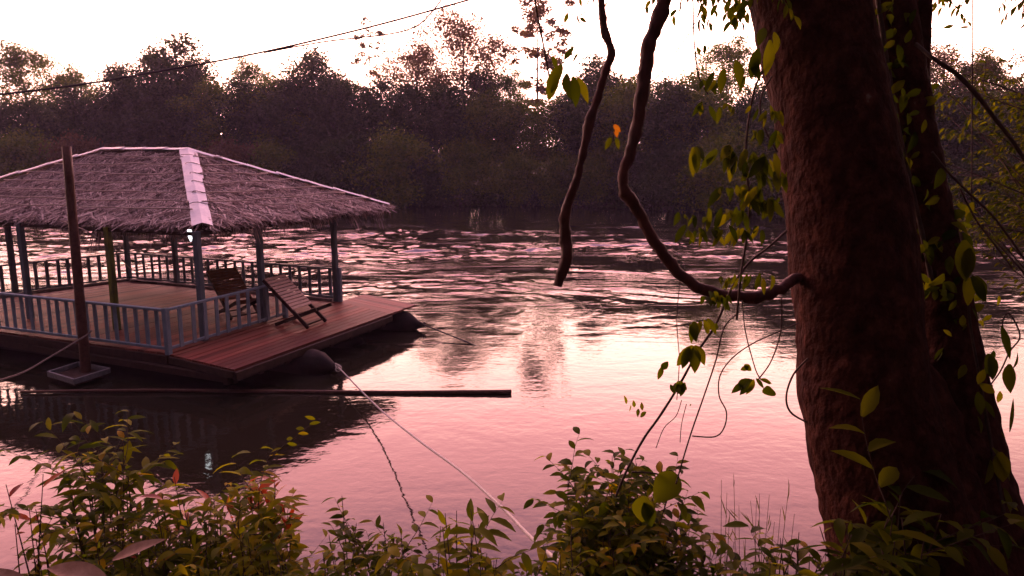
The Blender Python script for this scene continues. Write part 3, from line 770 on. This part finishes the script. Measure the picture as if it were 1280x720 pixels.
# middle rank, filling the wall of forest
rr = random.Random(21)
def sect(px):
    if px < 105: return 'at the far left of the forest wall'
    if px < 300: return 'in the forest above the raft roof'
    if px < 520: return 'over the right end of the raft roof'
    if px < 700: return 'in the forest left of the lianas'
    if px < 960: return 'in the forest wall behind the lianas'
    if px < 1120: return 'in the forest behind the big trunk'
    return 'in the forest right of the big trunk'
px = -60
while px < 1340:
    k = rr.choice(['round1', 'round2', 'round3', 'round1']); nm = {'round1': 'dark', 'round2': 'olive green', 'round3': 'small leafed dark'}[k]
    plant_px(k, px, rr.uniform(96, 124), rr.uniform(3.5, 6), '%s dense tree of middle height %s' % (nm, sect(px)), rr.uniform(.9, 1.15), 'middle rank trees of the far bank', rr.uniform(0, 6.28))
    px += rr.uniform(40, 56)
px = -70
while px < 1340:
    k = rr.choice(['bush1', 'bush2', 'bush1', 'bush3']); nm = {'bush1': 'dark green', 'bush2': 'olive', 'bush3': 'brownish'}[k]
    plant_px(k, px, rr.uniform(165, 196) if px < 1000 else rr.uniform(185, 210), rr.uniform(-.3, 1.8), '%s bushy tree overhanging the waterline %s' % (nm, sect(px)), rr.uniform(.8, 1.1), 'bushy trees along the far waterline', rr.uniform(0, 6.28), 'bush')
    px += rr.uniform(42, 62)
# undergrowth of the far shore and the far woods behind: masses nobody could count
def leafmass(name, label, n, fn, m, size, seed):
    r = random.Random(seed); b = MB()
    for _ in range(n):
        q = fn(r); a = Vector((r.gauss(0, 1), r.gauss(0, 1), r.gauss(0, .7))).normalized(); bb = a.cross(Vector((r.gauss(0, 1), r.gauss(0, 1), r.gauss(0, 1)))).normalized()
        s_ = size*r.uniform(.4, 1)*.5
        b.add([q-a*s_, q-bb*s_*.6, q+a*s_, q+bb*s_*.6], [(0, 1, 2, 3)])
    return tag(b.build(name, M[m]), label, 'undergrowth', None, 'stuff')
def ug(r):
    x = r.uniform(-56, 46); s = shore(min(x, 45)); d = r.random()**1.5*5
    hh = (1.0+.9*noise.noise(Vector((x*.35, 3, 0)))+d*.25)
    return Vector((x, s-1.2+d, max(.02, gz(x, s-1.2+d))+r.random()*max(.3, hh)))
leafmass('shore_undergrowth', 'dark tangled undergrowth along the far waterline', 60000, ug, 'far_a', .30, 2)
def fw(r):
    x = r.uniform(-100, 90); y = shore(min(x, 45))+20+r.random()*6
    return Vector((x, y, 2.5+r.random()*(7.0+2.5*noise.noise(Vector((x*.12, 7, 0))))))
leafmass('far_wood', 'dim wood closing the gaps behind the far bank trees', 60000, fw, 'far_a', .55, 3)

# ---------------------------------------------------------------- big tree on the near bank
def pxtube(mb, lst, seg=10, sub=4, rough=0, fr=6, seed=0):
    """lst: (px, py, depth, width_px)"""
    mb.tube([(*P(x, y, d), w_/2/F*d) for x, y, d, w_ in lst], seg, sub, rough, fr, seed=seed)
tree = empty('big_tree', P(1120, 800, 3.7), 'big reddish brown twin trunked tree standing on the near bank at right', 'tree')
b = MB()
pxtube(b, [(985, -330, 3.4, 150), (1000, -160, 3.45, 142), (1011, 0, 3.5, 138), (1032, 100, 3.5, 136), (1050, 200, 3.5, 140), (1063, 300, 3.5, 148), (1072, 400, 3.5, 148), (1078, 480, 3.5, 152), (1096, 560, 3.5, 160), (1118, 640, 3.5, 172), (1140, 720, 3.5, 195), (1150, 800, 3.5, 240), (1155, 860, 3.5, 300)], 72, 26, .05, 5.5, 1)
b.build('trunk', M['bark'], tree)
b = MB()
pxtube(b, [(1080, -300, 3.9, 40), (1095, -120, 3.8, 50), (1110, 0, 3.75, 58), (1125, 100, 3.75, 62), (1140, 200, 3.75, 66), (1158, 280, 3.75, 66), (1174, 360, 3.72, 66), (1186, 440, 3.7, 74), (1194, 520, 3.7, 92), (1196, 600, 3.68, 125), (1200, 680, 3.66, 150), (1200, 760, 3.6, 200), (1195, 860, 3.6, 280)], 48, 24, .09, 6, 2)
b.build('side_trunk', M['bark'], tree)
b = MB()
pxtube(b, [(1175, -300, 4.0, 30), (1168, -100, 3.9, 24), (1153, 0, 3.8, 24), (1151, 60, 3.8, 24), (1143, 140, 3.75, 26), (1138, 200, 3.75, 24)], 16, 10, .12, 9, 3)
pxtube(b, [(1100, 440, 3.65, 60), (1125, 500, 3.65, 110), (1140, 600, 3.6, 150), (1150, 740, 3.55, 200)], 32, 16, .1, 6, 4)
b.build('branch', M['bark'], tree)
# hidden-top crown of the big tree with drooping sprays reaching into the frame
def spray(lb, tb, start, dirv, ln, nleaf, lsz, r, droop=.6, width=.4, tr=.004):
    """a leafy twig: stem tube plus leaves on both sides"""
    pts = []; p = Vector(start); d = Vector(dirv).normalized(); n = 6
    for i in range(n+1):
        pts.append((*p, tr*(1-.75*i/n))); p = p+d*ln/n; d = (d+Vector((r.gauss(0, .08), r.gauss(0, .08), -droop*.16))).normalized()
    tb.tube(pts, 5, 2)
    for k in range(nleaf):
        t = (k+1)/nleaf*n; i = min(int(t), n-1); q = lerp(Vector(pts[i][:3]), Vector(pts[i+1][:3]), min(1, t-i))
        ax = (Vector(pts[i+1][:3])-Vector(pts[i][:3])).normalized()
        s_ = ax.cross(Vector((0, 0, 1)))
        if s_.length < .1: s_ = Vector((r.gauss(0, 1), r.gauss(0, 1), 0))
        s_.normalize(); sg = 1 if k % 2 else -1
        ld = (ax*.55+s_*sg*.8+Vector((0, 0, -droop*r.uniform(.3, 1.2)))+Vector((r.gauss(0, .15), r.gauss(0, .15), r.gauss(0, .15)))).normalized()
        l_ = lsz*r.uniform(.7, 1.15)
        lb.leaf(q, ld, Vector((r.gauss(0, .3), r.gauss(0, .3), 1)), l_, l_*width, r.uniform(.1, .5), .3)
r = random.Random(31); lb = MB(); tb = MB()
for (px, py, d, n) in [(880, -25, 3.6, 5), (905, -20, 3.4, 6), (930, -25, 3.2, 6), (950, -10, 3.2, 5), (1090, 5, 4.0, 7), (1110, -20, 4.2, 7), (1140, 0, 4.2, 5), (1090, 40, 4.1, 5), (1165, 0, 4.2, 3), (1250, -25, 4.5, 6), (1275, -10, 4.5, 5), (1200, -40, 4.5, 4), (860, -45, 4, 4), (700, -40, 4.5, 3), (745, -40, 4.5, 3)]:
    for k in range(n):
        st = P(px+r.gauss(0, 12), py+r.gauss(0, 10), d+r.gauss(0, .15))
        spray(lb, tb, st, Vector((r.gauss(0, .8), r.gauss(0, .5), r.uniform(-.9, .1))), r.uniform(.12, .26), 8, .062, r, .8, .38)
# unseen rest of the crown, widened and thickened to shade trunk and bank
for k in range(800):
    st = Vector((r.uniform(-2.5, 6.0), r.uniform(-4.0, 6.5), r.uniform(5.6, 8.8)))
    if st.z < 3.95+st.y*.42+ .9 and st.x < 4: st.z = 3.95+st.y*.42+.9+r.random()
    spray(lb, tb, st, Vector((r.gauss(0, .8), r.gauss(0, .8), r.uniform(-.4, .3))), r.uniform(.5, .9), 12, .20, r, .6, .46, .01)
lb.add(tb.v, tb.f, True); lb.build('crown', M['leaf_d'], tree)

# ---------------------------------------------------------------- lianas and vines
def vine(name, lst, label, m='liana', seg=10, sub=10, rough=.32, fr=22, cat='vine', group=None, leaves=None):
    """lst as pxtube; leaves: (px,py,dx,dy,length_px,width ratio) blades hung at that spot"""
    o = empty(name, P(*lst[0][:3]), label, cat, group)
    b = MB(); pxtube(b, lst, seg, sub, rough, fr); b.build('stem', M[m], o)
    return o
def blades(parent, lst, d, m='leaf_d', seed=0, name='foliage'):
    r = random.Random(seed); b = MB()
    for (px, py, dx, dy, lp_, wr) in lst:
        base = P(px, py, d+r.uniform(-.05, .05)); l_ = lp_/F*d
        tip = P(px+dx, py+dy, d+r.uniform(-.04, .04)); dv_ = (tip-base).normalized()
        nr = Vector((r.gauss(0, .5), -1, r.uniform(.1, .8)))
        b.leaf(base, dv_, nr, l_, l_*wr, r.uniform(.02, .25), r.uniform(.1, .5), 6)
    return b.build(name, M[m], parent)
def droop(px, py, n, ln, r, spread=10, wr=.3):
    out = []
    for k in range(n):
        a = r.uniform(-.7, .7); out.append((px+r.uniform(-spread, spread), py+r.uniform(-4, 4), math.sin(a)*10, 10*math.cos(a), ln*r.uniform(.7, 1.15), wr*r.uniform(.8, 1.2)))
    return out
D1 = 3.2
vine('liana', [(751, -60, 3.2, 9), (752, 0, 3.2, 9), (755, 35, 3.2, 10), (764, 66, 3.2, 11), (757, 88, 3.2, 10), (745, 130, 3.2, 10), (737, 152, 3.2, 14), (732, 175, 3.2, 10), (722, 220, 3.2, 10), (708, 262, 3.2, 13), (706, 290, 3.2, 14), (709, 318, 3.2, 15), (703, 338, 3.2, 14), (697, 358, 3.2, 11)], 'brown liana hanging free and ending in a blunt stub over the water')
vine('liana', [(845, -80, 3.3, 22), (835, -20, 3.3, 20), (826, 15, 3.3, 19), (812, 55, 3.3, 18), (805, 100, 3.3, 17), (798, 150, 3.3, 16), (788, 190, 3.3, 14), (779, 218, 3.3, 13), (781, 240, 3.3, 16), (797, 262, 3.3, 15), (814, 295, 3.3, 14), (837, 328, 3.3, 15), (862, 353, 3.3, 15), (895, 367, 3.3, 14), (930, 371, 3.33, 15), (955, 369, 3.36, 16), (976, 360, 3.4, 15), (992, 350, 3.43, 14), (1008, 342, 3.5, 10)], 'thick dark liana curving down and looping into the big trunk')
thin = []
def tv(lst, label, w_=2.2, d=3.1, m='twig', **k):
    o = vine('vine', [(x, y, d+.02*i % .3, w_) for i, (x, y) in enumerate(lst)], label, m, 5, 6, .1, 20, 'vine', None); return o
rv = random.Random(77)
v = tv([(666, -20), (672, 20), (682, 70), (688, 105), (693, 118)], 'thin stem with drooping olive leaves hanging left of the lianas', 2.5, 2.0)
blades(v, [(697, 82, -14, 52, 50, .32), (702, 80, -22, 46, 46, .32), (708, 92, 2, 42, 42, .32), (716, 95, 8, 42, 40, .34), (722, 97, 18, 36, 36, .34), (705, 75, 14, -20, 24, .3), (716, 78, 6, -14, 16, .3), (690, 70, 8, 18, 22, .3)], 2.0, 'leaf_d', 1)
v = tv([(748, -20), (735, 30), (722, 62), (714, 85)], 'fine thread slanting down to the olive leaf cluster', 1.2, 2.4)
v = tv([(772, -20), (762, 30), (752, 60)], 'fine thread touching the thinner liana from the top right', 1.2, 3.1)
v = tv([(880, -10), (868, 30), (845, 65), (826, 92), (808, 106)], 'fine thread slanting to the thicker liana below the sky gap', 1.4, 3.2)
v = tv([(866, -20), (867, 40), (870, 75), (875, 100), (885, 118)], 'thin hanging vine with small leaves right of the thicker liana', 2.0, 3.0)
blades(v, droop(874, 60, 3, 16, rv)+droop(888, 100, 5, 26, rv, 12), 3.0, 'leaf_d', 3)
v = tv([(766, 150), (768, 160), (766, 178)], 'tiny twig with a yellowing leaf between the two lianas', 1.2, 2.8)
blades(v, [(767, 156, 8, 8, 13, .5), (769, 160, 3, 12, 13, .5)], 2.8, 'leaf_o', 4); blades(v, [(764, 172, -6, 12, 18, .4), (770, 172, 4, 14, 16, .4)], 2.8, 'leaf_d', 4)
v = tv([(700, -5), (708, 12), (722, 20), (735, 12)], 'small twig with dark leaves at the top edge left of the lianas', 1.4, 3.4)
blades(v, [(710, 16, -4, 12, 14, .4), (722, 20, 2, 14, 14, .5), (725, 22, 8, 6, 12, .4), (700, 0, -6, -3, 12, .4)], 3.4, 'leaf_d', 5)
v = tv([(975, 55), (958, 80), (944, 110), (936, 150), (932, 200), (937, 250), (933, 300), (926, 345), (921, 400)], 'leafy vine hanging down the left side of the big trunk', 3.2, 2.7)
bl = [(905, 85, -5, 30, 34, .32), (920, 75, 6, 34, 40, .34), (940, 70, 10, 34, 36, .34), (948, 60, -10, 40, 42, .34), (962, 50, -4, 44, 46, .36), (893, 90, -12, 24, 30, .3), (930, 95, -6, 26, 28, .32), (955, 35, -10, 30, 34, .36), (968, 40, 6, 28, 32, .4)]
blades(v, bl, 2.7, 'leaf_d', 6)
bl = []
for (x, y, n, l_) in [(890, 185, 6, 36), (915, 190, 6, 38), (945, 195, 6, 38), (960, 215, 5, 34), (925, 235, 7, 34), (950, 250, 6, 34), (905, 260, 7, 32), (880, 285, 6, 28), (870, 268, 4, 24), (935, 285, 5, 26), (900, 290, 5, 24), (925, 345, 4, 22), (945, 345, 4, 24), (895, 130, 4, 26), (950, 135, 5, 26), (965, 165, 4, 26)]:
    bl += droop(x, y, n+5, l_*.95, rv, 26, .30)
blades(v, bl, 2.7, 'leaf_d', 7)
v = tv([(965, 95), (952, 120), (951, 145), (960, 170), (972, 190)], 'short vine loop beside the upper left edge of the big trunk', 2.4, 2.9)
v = tv([(984, 288), (962, 308), (935, 330), (915, 360), (895, 405), (872, 440), (850, 480), (825, 520), (805, 548), (785, 585), (770, 620)], 'long dark vine slanting from the big trunk down into the round shrub', 3.4, 3.0)
bl = droop(888, 368, 7, 28, rv, 14, .4)+droop(905, 372, 4, 22, rv, 10, .4)+droop(872, 402, 6, 26, rv, 10, .4)+[(866, 432, -16, 22, 36, .42), (868, 432, 14, 22, 30, .45), (868, 434, 1, 26, 34, .45), (862, 434, -9, 26, 30, .4), (835, 452, -8, 10, 20, .45), (828, 458, -4, 12, 18, .4), (884, 398, 10, 16, 24, .35), (893, 405, 10, 12, 20, .35)]+droop(850, 480, 7, 20, rv, 12, .4)+droop(870, 505, 1, 12, rv)
blades(v, bl, 3.0, 'leaf_d', 8)
bl = [(783+i*5, 505+i*2, -2+i*.2, 14 if i % 2 else -10, 12, .4) for i in range(5)]+[(808, 515, -5, 4, 12, .5)]
blades(v, bl, 3.0, 'leaf_y', 9, 'pale_foliage')
v = tv([(922, 392), (905, 410), (895, 450), (880, 495), (866, 535), (855, 570), (845, 605)], 'thin vine hanging straight into the round shrub right of the slanting vine', 2.0, 3.05)
v = tv([(998, 404), (970, 416), (940, 430), (915, 448), (900, 470), (899, 495), (908, 515), (905, 535), (893, 546), (865, 545)], 'thin tendril curling out of the big trunk in an open loop', 1.8, 3.1)
v = tv([(928, 376), (931, 410), (938, 440), (948, 470), (962, 480)], 'thin vine with drooping leaf pairs below the loop of the thick liana', 1.6, 3.15)
bl = [(936, 458, -8, 4, 12, .6), (930, 456, 8, 6, 14, .6), (938, 474, -22, 14, 30, .4), (940, 474, -14, 20, 28, .4), (942, 474, -6, 20, 24, .4), (930, 478, -16, 14, 22, .4), (945, 473, 10, 12, 16, .4), (960, 482, 4, 22, 28, .6), (950, 474, 12, 4, 16, .4)]
blades(v, bl, 3.15, 'leaf_d', 11)
v = tv([(977, 372), (977, 405), (972, 430), (962, 455), (948, 474)], 'thin vine dropping from the liana loop close to the big trunk', 1.8, 3.2)
v = tv([(1010, 448), (992, 468), (983, 495), (988, 515), (1008, 528)], 'small bow of vine arching off the left edge of the big trunk', 2.6, 3.2)
v = tv([(850, 350), (846, 400), (849, 450), (846, 500)], 'fine hanging thread below the curve of the thick liana', 1.2, 3.3)
v = tv([(852, 500), (845, 520), (830, 535), (820, 560)], 'fine curled tendril below the striped pale leaves', 1.1, 3.1)
v = tv([(858, 505), (852, 530), (850, 553)], 'short fine tendril hanging over the round shrub', 1.1, 3.1)
# right of the trunk
v = vine('vine', [(1145, 55, 3.6, 5), (1165, 72, 3.5, 5), (1195, 92, 3.5, 5.5), (1222, 120, 3.5, 5.5), (1245, 150, 3.5, 5), (1268, 180, 3.5, 5), (1300, 230, 3.5, 5)], 'dark arching branch springing right from the big tree', 'twig', 6, 6, .1, 20)
v = tv([(1216, -20), (1216, 60), (1215, 120), (1215, 190), (1214, 250)], 'thin straight vine hanging right of the big trunk', 1.8, 3.8)
blades(v, [(1192, 32, -9, 2, 12, .4), (1200, 35, 12, -2, 12, .3)], 3.8, 'leaf_d', 12)
v = tv([(1165, 190), (1185, 215), (1215, 245), (1245, 275), (1285, 330)], 'dark drooping stem from the big trunk towards the right edge', 3.2, 3.4)
v = tv([(1200, 235), (1220, 275), (1245, 308), (1265, 335)], 'thin bent stem over the bright water right of the big trunk', 2.4, 3.4)
v = vine('vine', [(1200, 290, 3.5, 4), (1208, 330, 3.45, 4), (1212, 400, 3.4, 4), (1226, 480, 3.4, 4), (1240, 560, 3.4, 5), (1255, 640, 3.3, 5)], 'leafy creeper climbing the right edge of the big tree with dark broad leaves', 'twig', 6, 6, .1, 20)
bl = [(1205, 300, 3, 50, 56, .42), (1212, 310, -6, 40, 44, .4), (1214, 345, 24, 36, 42, .4), (1220, 345, 12, 34, 36, .42), (1208, 345, 6, 36, 40, .42), (1215, 385, 8, 14, 18, .4), (1240, 440, -6, 34, 38, .5), (1235, 442, 6, 28, 34, .5), (1225, 480, 24, 14, 30, .35), (1222, 490, 4, 26, 30, .4), (1252, 408, 10, 36, 44, .22), (1262, 455, 0, 36, 38, .4), (1228, 500, 22, 24, 30, .3), (1240, 560, 20, 32, 44, .45), (1250, 565, 4, 36, 40, .5), (1238, 575, -6, 30, 34, .5), (1262, 540, 6, -40, 44, .2), (1255, 610, 10, 30, 34, .3), (1230, 462, -8, 20, 24, .4), (1222, 520, 8, 20, 24, .4), (1266, 460, 14, -26, 30, .2)]
blades(v, bl, 3.3, 'leaf_d', 13)
v = tv([(1235, 485), (1250, 465), (1262, 440), (1275, 420), (1262, 392), (1254, 400), (1253, 412)], 'hooked tendril with a hanging folded leaf at the right edge', 2.0, 3.3)
# creeper smothering the side trunk
cr_ = empty('climbing_creeper', P(1185, 640, 3.6), 'dark dense leaved creeper smothering the slimmer right hand trunk', 'vine')
cb_ = MB(); rc = random.Random(61); st_ = MB()
edge = [(1100, -20), (1112, 60), (1125, 140), (1140, 210), (1158, 290), (1174, 370), (1186, 440), (1196, 520), (1206, 600), (1215, 690)]
st_.tube([(*P(x-6, y, 3.62), .012) for x, y in edge], 6, 5, .2, 20)
for k in range(560):
    t = rc.random()*(len(edge)-1); i = min(int(t), len(edge)-2); f = t-i
    x = edge[i][0]+(edge[i+1][0]-edge[i][0])*f; y = edge[i][1]+(edge[i+1][1]-edge[i][1])*f
    wd = 34+.03*y; off = rc.gauss(0, 1)*wd*.62
    if y > 380 and -45 < off < -10: continue
    q = P(x+off, y+rc.gauss(0, 8), 3.62+rc.uniform(-.12, .3)); a = rc.uniform(-1.2, 1.2)
    dv_ = Vector((math.sin(a), rc.uniform(-.5, .5), -math.cos(a)*rc.uniform(.4, 1))).normalized()
    l_ = rc.uniform(.05, .12); cb_.leaf(q, dv_, Vector((rc.gauss(0, .5), -1, .5)), l_, l_*rc.uniform(.35, .5), rc.uniform(.1, .5), .3)
st_.build('stem', M['twig'], cr_); cb_.build('foliage', M['leaf_d'], cr_)
# sapling at the right edge (blurred green foliage in mid air)
sap = empty('bank_tree', Vector((5.2, 5.2, gz(5.2, 5.2))), 'leafy green sapling crown reaching in from the right edge', 'tree')
b = MB(); sx = Vector((5.2, 5.2, gz(5.2, 5.2)-.1))
b.tube([(*sx, .07), (*(sx+Vector((-.1, .1, 1.5))), .06), (*(sx+Vector((.05, .1, 3))), .045), (*(sx+Vector((-.1, 0, 4.4))), .02)], 8, 4, .05)
b2 = MB(); rs = random.Random(9)
for k in range(120):
    t = rs.uniform(.25, .95); st = sx+Vector((0, .1, 4.4*t))
    tgt = P(rs.uniform(1165, 1330), rs.choice([rs.uniform(80, 150), rs.uniform(170, 310), rs.uniform(170, 310)]), rs.uniform(5.6, 7.2))
    if tgt.x < 4.2 and rs.random() < .35: continue
    b.tube([(*st, .012), (*(lerp(st, tgt, .5)+Vector((0, 0, .12))), .008), (*tgt, .003)], 4, 2)
    for j in range(5):
        spray(b2, b, lerp(st, tgt, rs.uniform(.45, 1))+Vector((0, 0, .05)), (tgt-st).normalized()+Vector((rs.gauss(0, .6), rs.gauss(0, .6), rs.gauss(0, .3))), rs.uniform(.2, .4), 12, .075, rs, .35, .34, .003)
b.build('trunk', M['twig'], sap); b2.build('crown', M['leaf_d'], sap)

# ---------------------------------------------------------------- bank plants
def shrub(px, top, d, label, nst=10, spread=50, lsz=20, m='leaf', seed=0, base_dy=170, red=0, width=.34, density=11, name='shrub', droopv=.25, cat='shrub', side=3):
    """px/top: photo position of the crown's top; d distance; spread px; leaves lsz px"""
    lsz *= 1.2; density = density*1.1; nst = int(nst*1.7); red = red*.55; r = random.Random(seed); s = d/F
    topP = P(px, top, d)
    gx, gy = topP.x, topP.y+.05; gzv = gz(gx, gy); base = Vector((gx, gy, max(gzv, -.05)-.03))
    hgt = topP.z-base.z
    root = empty(name, base, label, cat)
    tb = MB(); lb = MB(); rb = MB()
    for i in range(nst):
        a = r.uniform(0, 6.28); rr = spread*s*r.random()**.6
        e = topP+Vector((math.cos(a)*rr, math.sin(a)*rr*.8, -abs(math.cos(a))*rr*r.uniform(.1, .9)-r.random()*hgt*.22*(i > 0)))
        b0 = base+Vector((r.gauss(0, .05), r.gauss(0, .05), 0))
        m1 = lerp(b0, e, .5)+Vector((r.gauss(0, .04), r.gauss(0, .04), 0))
        pts = catmull([(*b0, .008), (*m1, .006), (*e, .002)], 7)
        tb.tube([(*p[:3], p[3]) for p in pts], 5, 1)
        n = len(pts); ln_ = lsz*s
        for k in range(int(density*2)):
            t = .30+.70*(k/(density*2)); f = t*(n-1); j = min(int(f), n-2); q = lerp(Vector(pts[j][:3]), Vector(pts[j+1][:3]), f-j)
            ax = (Vector(pts[j+1][:3])-Vector(pts[j][:3])).normalized(); an = k*2.4+i
            x = ax.cross(Vector((0, 1, .1))).normalized(); y = ax.cross(x)
            ld = (ax*(.45+.5*(t > .93))+(x*math.cos(an)+y*math.sin(an))*.9+Vector((0, 0, -droopv*r.random()))).normalized()
            l_ = ln_*r.choice((.45, .7, .9, 1.1, 1.25))*r.uniform(.85, 1.1)*(1.1-.35*t)
            tgt_ = rb if (red and t > 1-.12*red and r.random() < .75) else lb
            tgt_.leaf(q, ld, Vector((r.gauss(0, .35), r.gauss(0, .35), 1)), l_, l_*width, r.uniform(.05, .5), .3)
            if side and r.random() < side*.06:   # side twig with its own leaves
                spray(lb, tb, q, ld+Vector((0, 0, .4)), ln_*r.uniform(1.5, 3), 7, ln_*.85, r, droopv, width, .003)
    tb.build('stem', M['twig'], root); lb.build('foliage', M[m], root)
    if rb.v: rb.build('young_leaves', M['leaf_r'], root)
    return root
shrub(28, 588, 3.9, 'thin stemmed plant with bright red young tips at the far left bottom', 5, 26, 26, 'leaf_y', 1, red=1.6, density=6, droopv=.4)
shrub(118, 545, 4.3, 'upright leafy shrub with pale bud tips left of the pavilion shadow', 12, 44, 30, 'leaf', 2, red=.5, width=.28, density=12)
shrub(182, 640, 3.9, 'low dark leafed plant with twiggy stems at lower left', 7, 40, 20, 'leaf_d', 3, density=9)
shrub(212, 600, 4.1, 'dark green shrub behind the curled dry leaf', 9, 50, 26, 'leaf', 4, red=.6)
shrub(262, 598, 4.1, 'shrub with narrow drooping leaves between the two red tipped bushes', 10, 44, 28, 'leaf', 5, red=.4, droopv=.7, width=.25)
shrub(322, 582, 4.1, 'bushy olive shrub with red and yellow young tips below the roof shadow', 13, 52, 26, 'leaf_y', 6, red=1.0, density=12)
shrub(300, 655, 3.7, 'yellowish low shrub under the red and yellow tipped bush', 10, 60, 20, 'leaf_y', 7, red=.5)
shrub(415, 632, 4.0, 'small plant with rounded leaf pairs left of the pale leafed bush', 6, 38, 20, 'leaf', 8, width=.42, density=8)
shrub(468, 655, 4.0, 'low tangle of reddish stems with small leaves at bottom centre left', 9, 52, 18, 'leaf_d', 9, red=.4, width=.4)
shrub(520, 648, 3.9, 'pale leafed low plant between the tangle and the bright bush', 7, 34, 24, 'leaf_y', 10)
shrub(585, 622, 3.7, 'bright green bush with long oval leaves beside the mooring rope', 10, 44, 34, 'leaf_y', 11, width=.34, density=9, side=2)
shrub(400, 690, 3.5, 'dense low foliage at the bottom edge left of centre', 10, 70, 20, 'leaf', 12)
shrub(100, 690, 3.5, 'low green plant behind the large dry leaves', 6, 60, 22, 'leaf', 13)
shrub(690, 690, 3.6, 'small low plant at the bank end of the mooring rope', 7, 44, 20, 'leaf_y', 14)
shrub(790, 575, 4.1, 'round bushy shrub with small glossy leaves in the middle of the bank', 30, 84, 23, 'leaf', 15, red=.15, density=13, width=.42, side=4)
shrub(760, 640, 3.9, 'lower left skirt of small leaves in front of the round shrub', 14, 70, 21, 'leaf', 16, density=11, width=.42)
shrub(865, 668, 4.0, 'slender leafy plant just right of the round shrub', 7, 34, 24, 'leaf', 17, width=.3)
shrub(960, 690, 3.7, 'low sprout with oval leaves left of the big trunk', 6, 36, 30, 'leaf', 18, width=.4, density=6)
shrub(1000, 660, 3.5, 'seedling with large hanging leaves against the big trunk foot', 5, 26, 38, 'leaf_d', 19, density=4, droopv=.9, side=0)
shrub(1070, 640, 3.0, 'large leafed dark plant growing in front of the big trunk', 8, 60, 46, 'leaf_d', 20, density=5, width=.36, side=1)
shrub(1120, 620, 3.0, 'tall dark broad leafed plant in front of the twin trunks', 7, 60, 52, 'leaf_d', 21, density=5, width=.36, side=1)
shrub(1000, 700, 3.2, 'low mixed foliage at the foot of the big trunk', 9, 70, 24, 'leaf', 22)
shrub(1268, 640, 3.6, 'small leafed shrub at the lower right corner', 8, 26, 18, 'leaf', 23)
shrub(640, 705, 3.4, 'low ground plant at the very bottom centre', 6, 60, 18, 'leaf', 24)
# sprig with pale flowers leaning up from the left bushes
v = tv([(335, 575), (352, 560), (372, 545), (392, 528)], 'bare sprig with tiny pale leaves leaning over the dark reflection', 2.2, 4.0)
blades(v, [(345+i*7, 566-i*6, (-1)**i*10, 4-i, 14, .35) for i in range(8)], 4.0, 'leaf_y', 14)
v = tv([(790, 590), (820, 592), (835, 600)], 'twig holding two broad leaves in front of the round shrub', 2.2, 3.5)
blades(v, [(845, 592, -26, 36, 50, .7), (806, 620, -4, 36, 36, .8), (806, 628, 10, 30, 32, .6)], 3.5, 'leaf_d', 15)
# dry leaves
def dry(pxs, label, d, wr):
    b = MB(); a, c = P(*pxs[0], d), P(*pxs[1], d); l_ = (c-a).length
    b.leaf(a, (c-a).normalized(), Vector((0, -.6, 1)), l_, l_*wr, .15, .35, 8); return tag(b.build('dry_leaf', M['dryleaf']), label, 'leaf', 'dry leaves caught on the bank plants')
dry(((141, 700), (204, 668)), 'curled pale dry leaf pointing up among the left shrubs', 3.3, .22)
dry(((132, 722), (52, 704)), 'broad pale dry leaf lying at the bottom edge', 3.1, .3)
dry(((40, 740), (-12, 706)), 'dry leaf cut by the bottom left corner', 3.1, .3)
# reed grass stalks
rg = random.Random(55)
gr = MB()
for k in range(24):
    px = rg.gauss(925, 40); top = rg.uniform(590, 700); d = rg.uniform(3.8, 4.6)
    if k == 0: px, top = 917, 592
    tp_ = P(px, top, d); bx = tp_.x+rg.gauss(0, .05); by = tp_.y; base = Vector((bx, by, gz(bx, by)-.02))
    gr.tube([(*base, .004), (*(lerp(base, tp_, .6)+Vector((rg.gauss(0, .02), 0, 0))), .0025), (*tp_, .0012)], 4, 3)
    for j in range(rg.randint(2, 5)):
        q = lerp(base, tp_, rg.uniform(.5, .97)); gr.leaf(q, Vector((rg.gauss(0, .6), rg.gauss(0, .4), 1)), Vector((0, -1, 0)), rg.uniform(.06, .16), .007, .4, .1, 3)
tag(gr.build('grass', M['grass']), 'thin seeding grass stalks left of the big trunk', 'grass', None, 'stuff')
gr = MB()
for k in range(2600):
    x = rg.uniform(-4.5, 6); y = rg.uniform(1.5, 5.4); z = gz(x, y)
    if z < .05: continue
    q = Vector((x, y, z-.02)); gr.leaf(q, Vector((rg.gauss(0, .5), rg.gauss(0, .5), 1)), Vector((rg.gauss(0, 1), rg.gauss(0, 1), 0)), rg.uniform(.06, .22), .012, rg.uniform(.2, .9), .1, 3)
tag(gr.build('bank_grass', M['grass']), 'short weedy grass covering the slope of the near bank', 'grass', None, 'stuff')

# ---------------------------------------------------------------- evening haze
HAZE = 0.00055
hz = MB(); hz.box((-2, 63, 11.5), (240, 134, 29)); 
me_ = hz.build('haze', bpy.data.materials.new('haze_air')); tag(me_, 'thin pink evening haze over the river', 'haze', None, 'stuff')
hm = me_.data.materials[0]; hm.use_nodes = True; hm.node_tree.nodes.clear()
ho = hm.node_tree.nodes.new('ShaderNodeOutputMaterial'); pv = hm.node_tree.nodes.new('ShaderNodeVolumePrincipled')
pv.inputs['Color'].default_value = (.78, .68, 1.0, 1); pv.inputs['Density'].default_value = HAZE; pv.inputs['Anisotropy'].default_value = .3
hm.node_tree.links.new(pv.outputs[0], ho.inputs['Volume'])
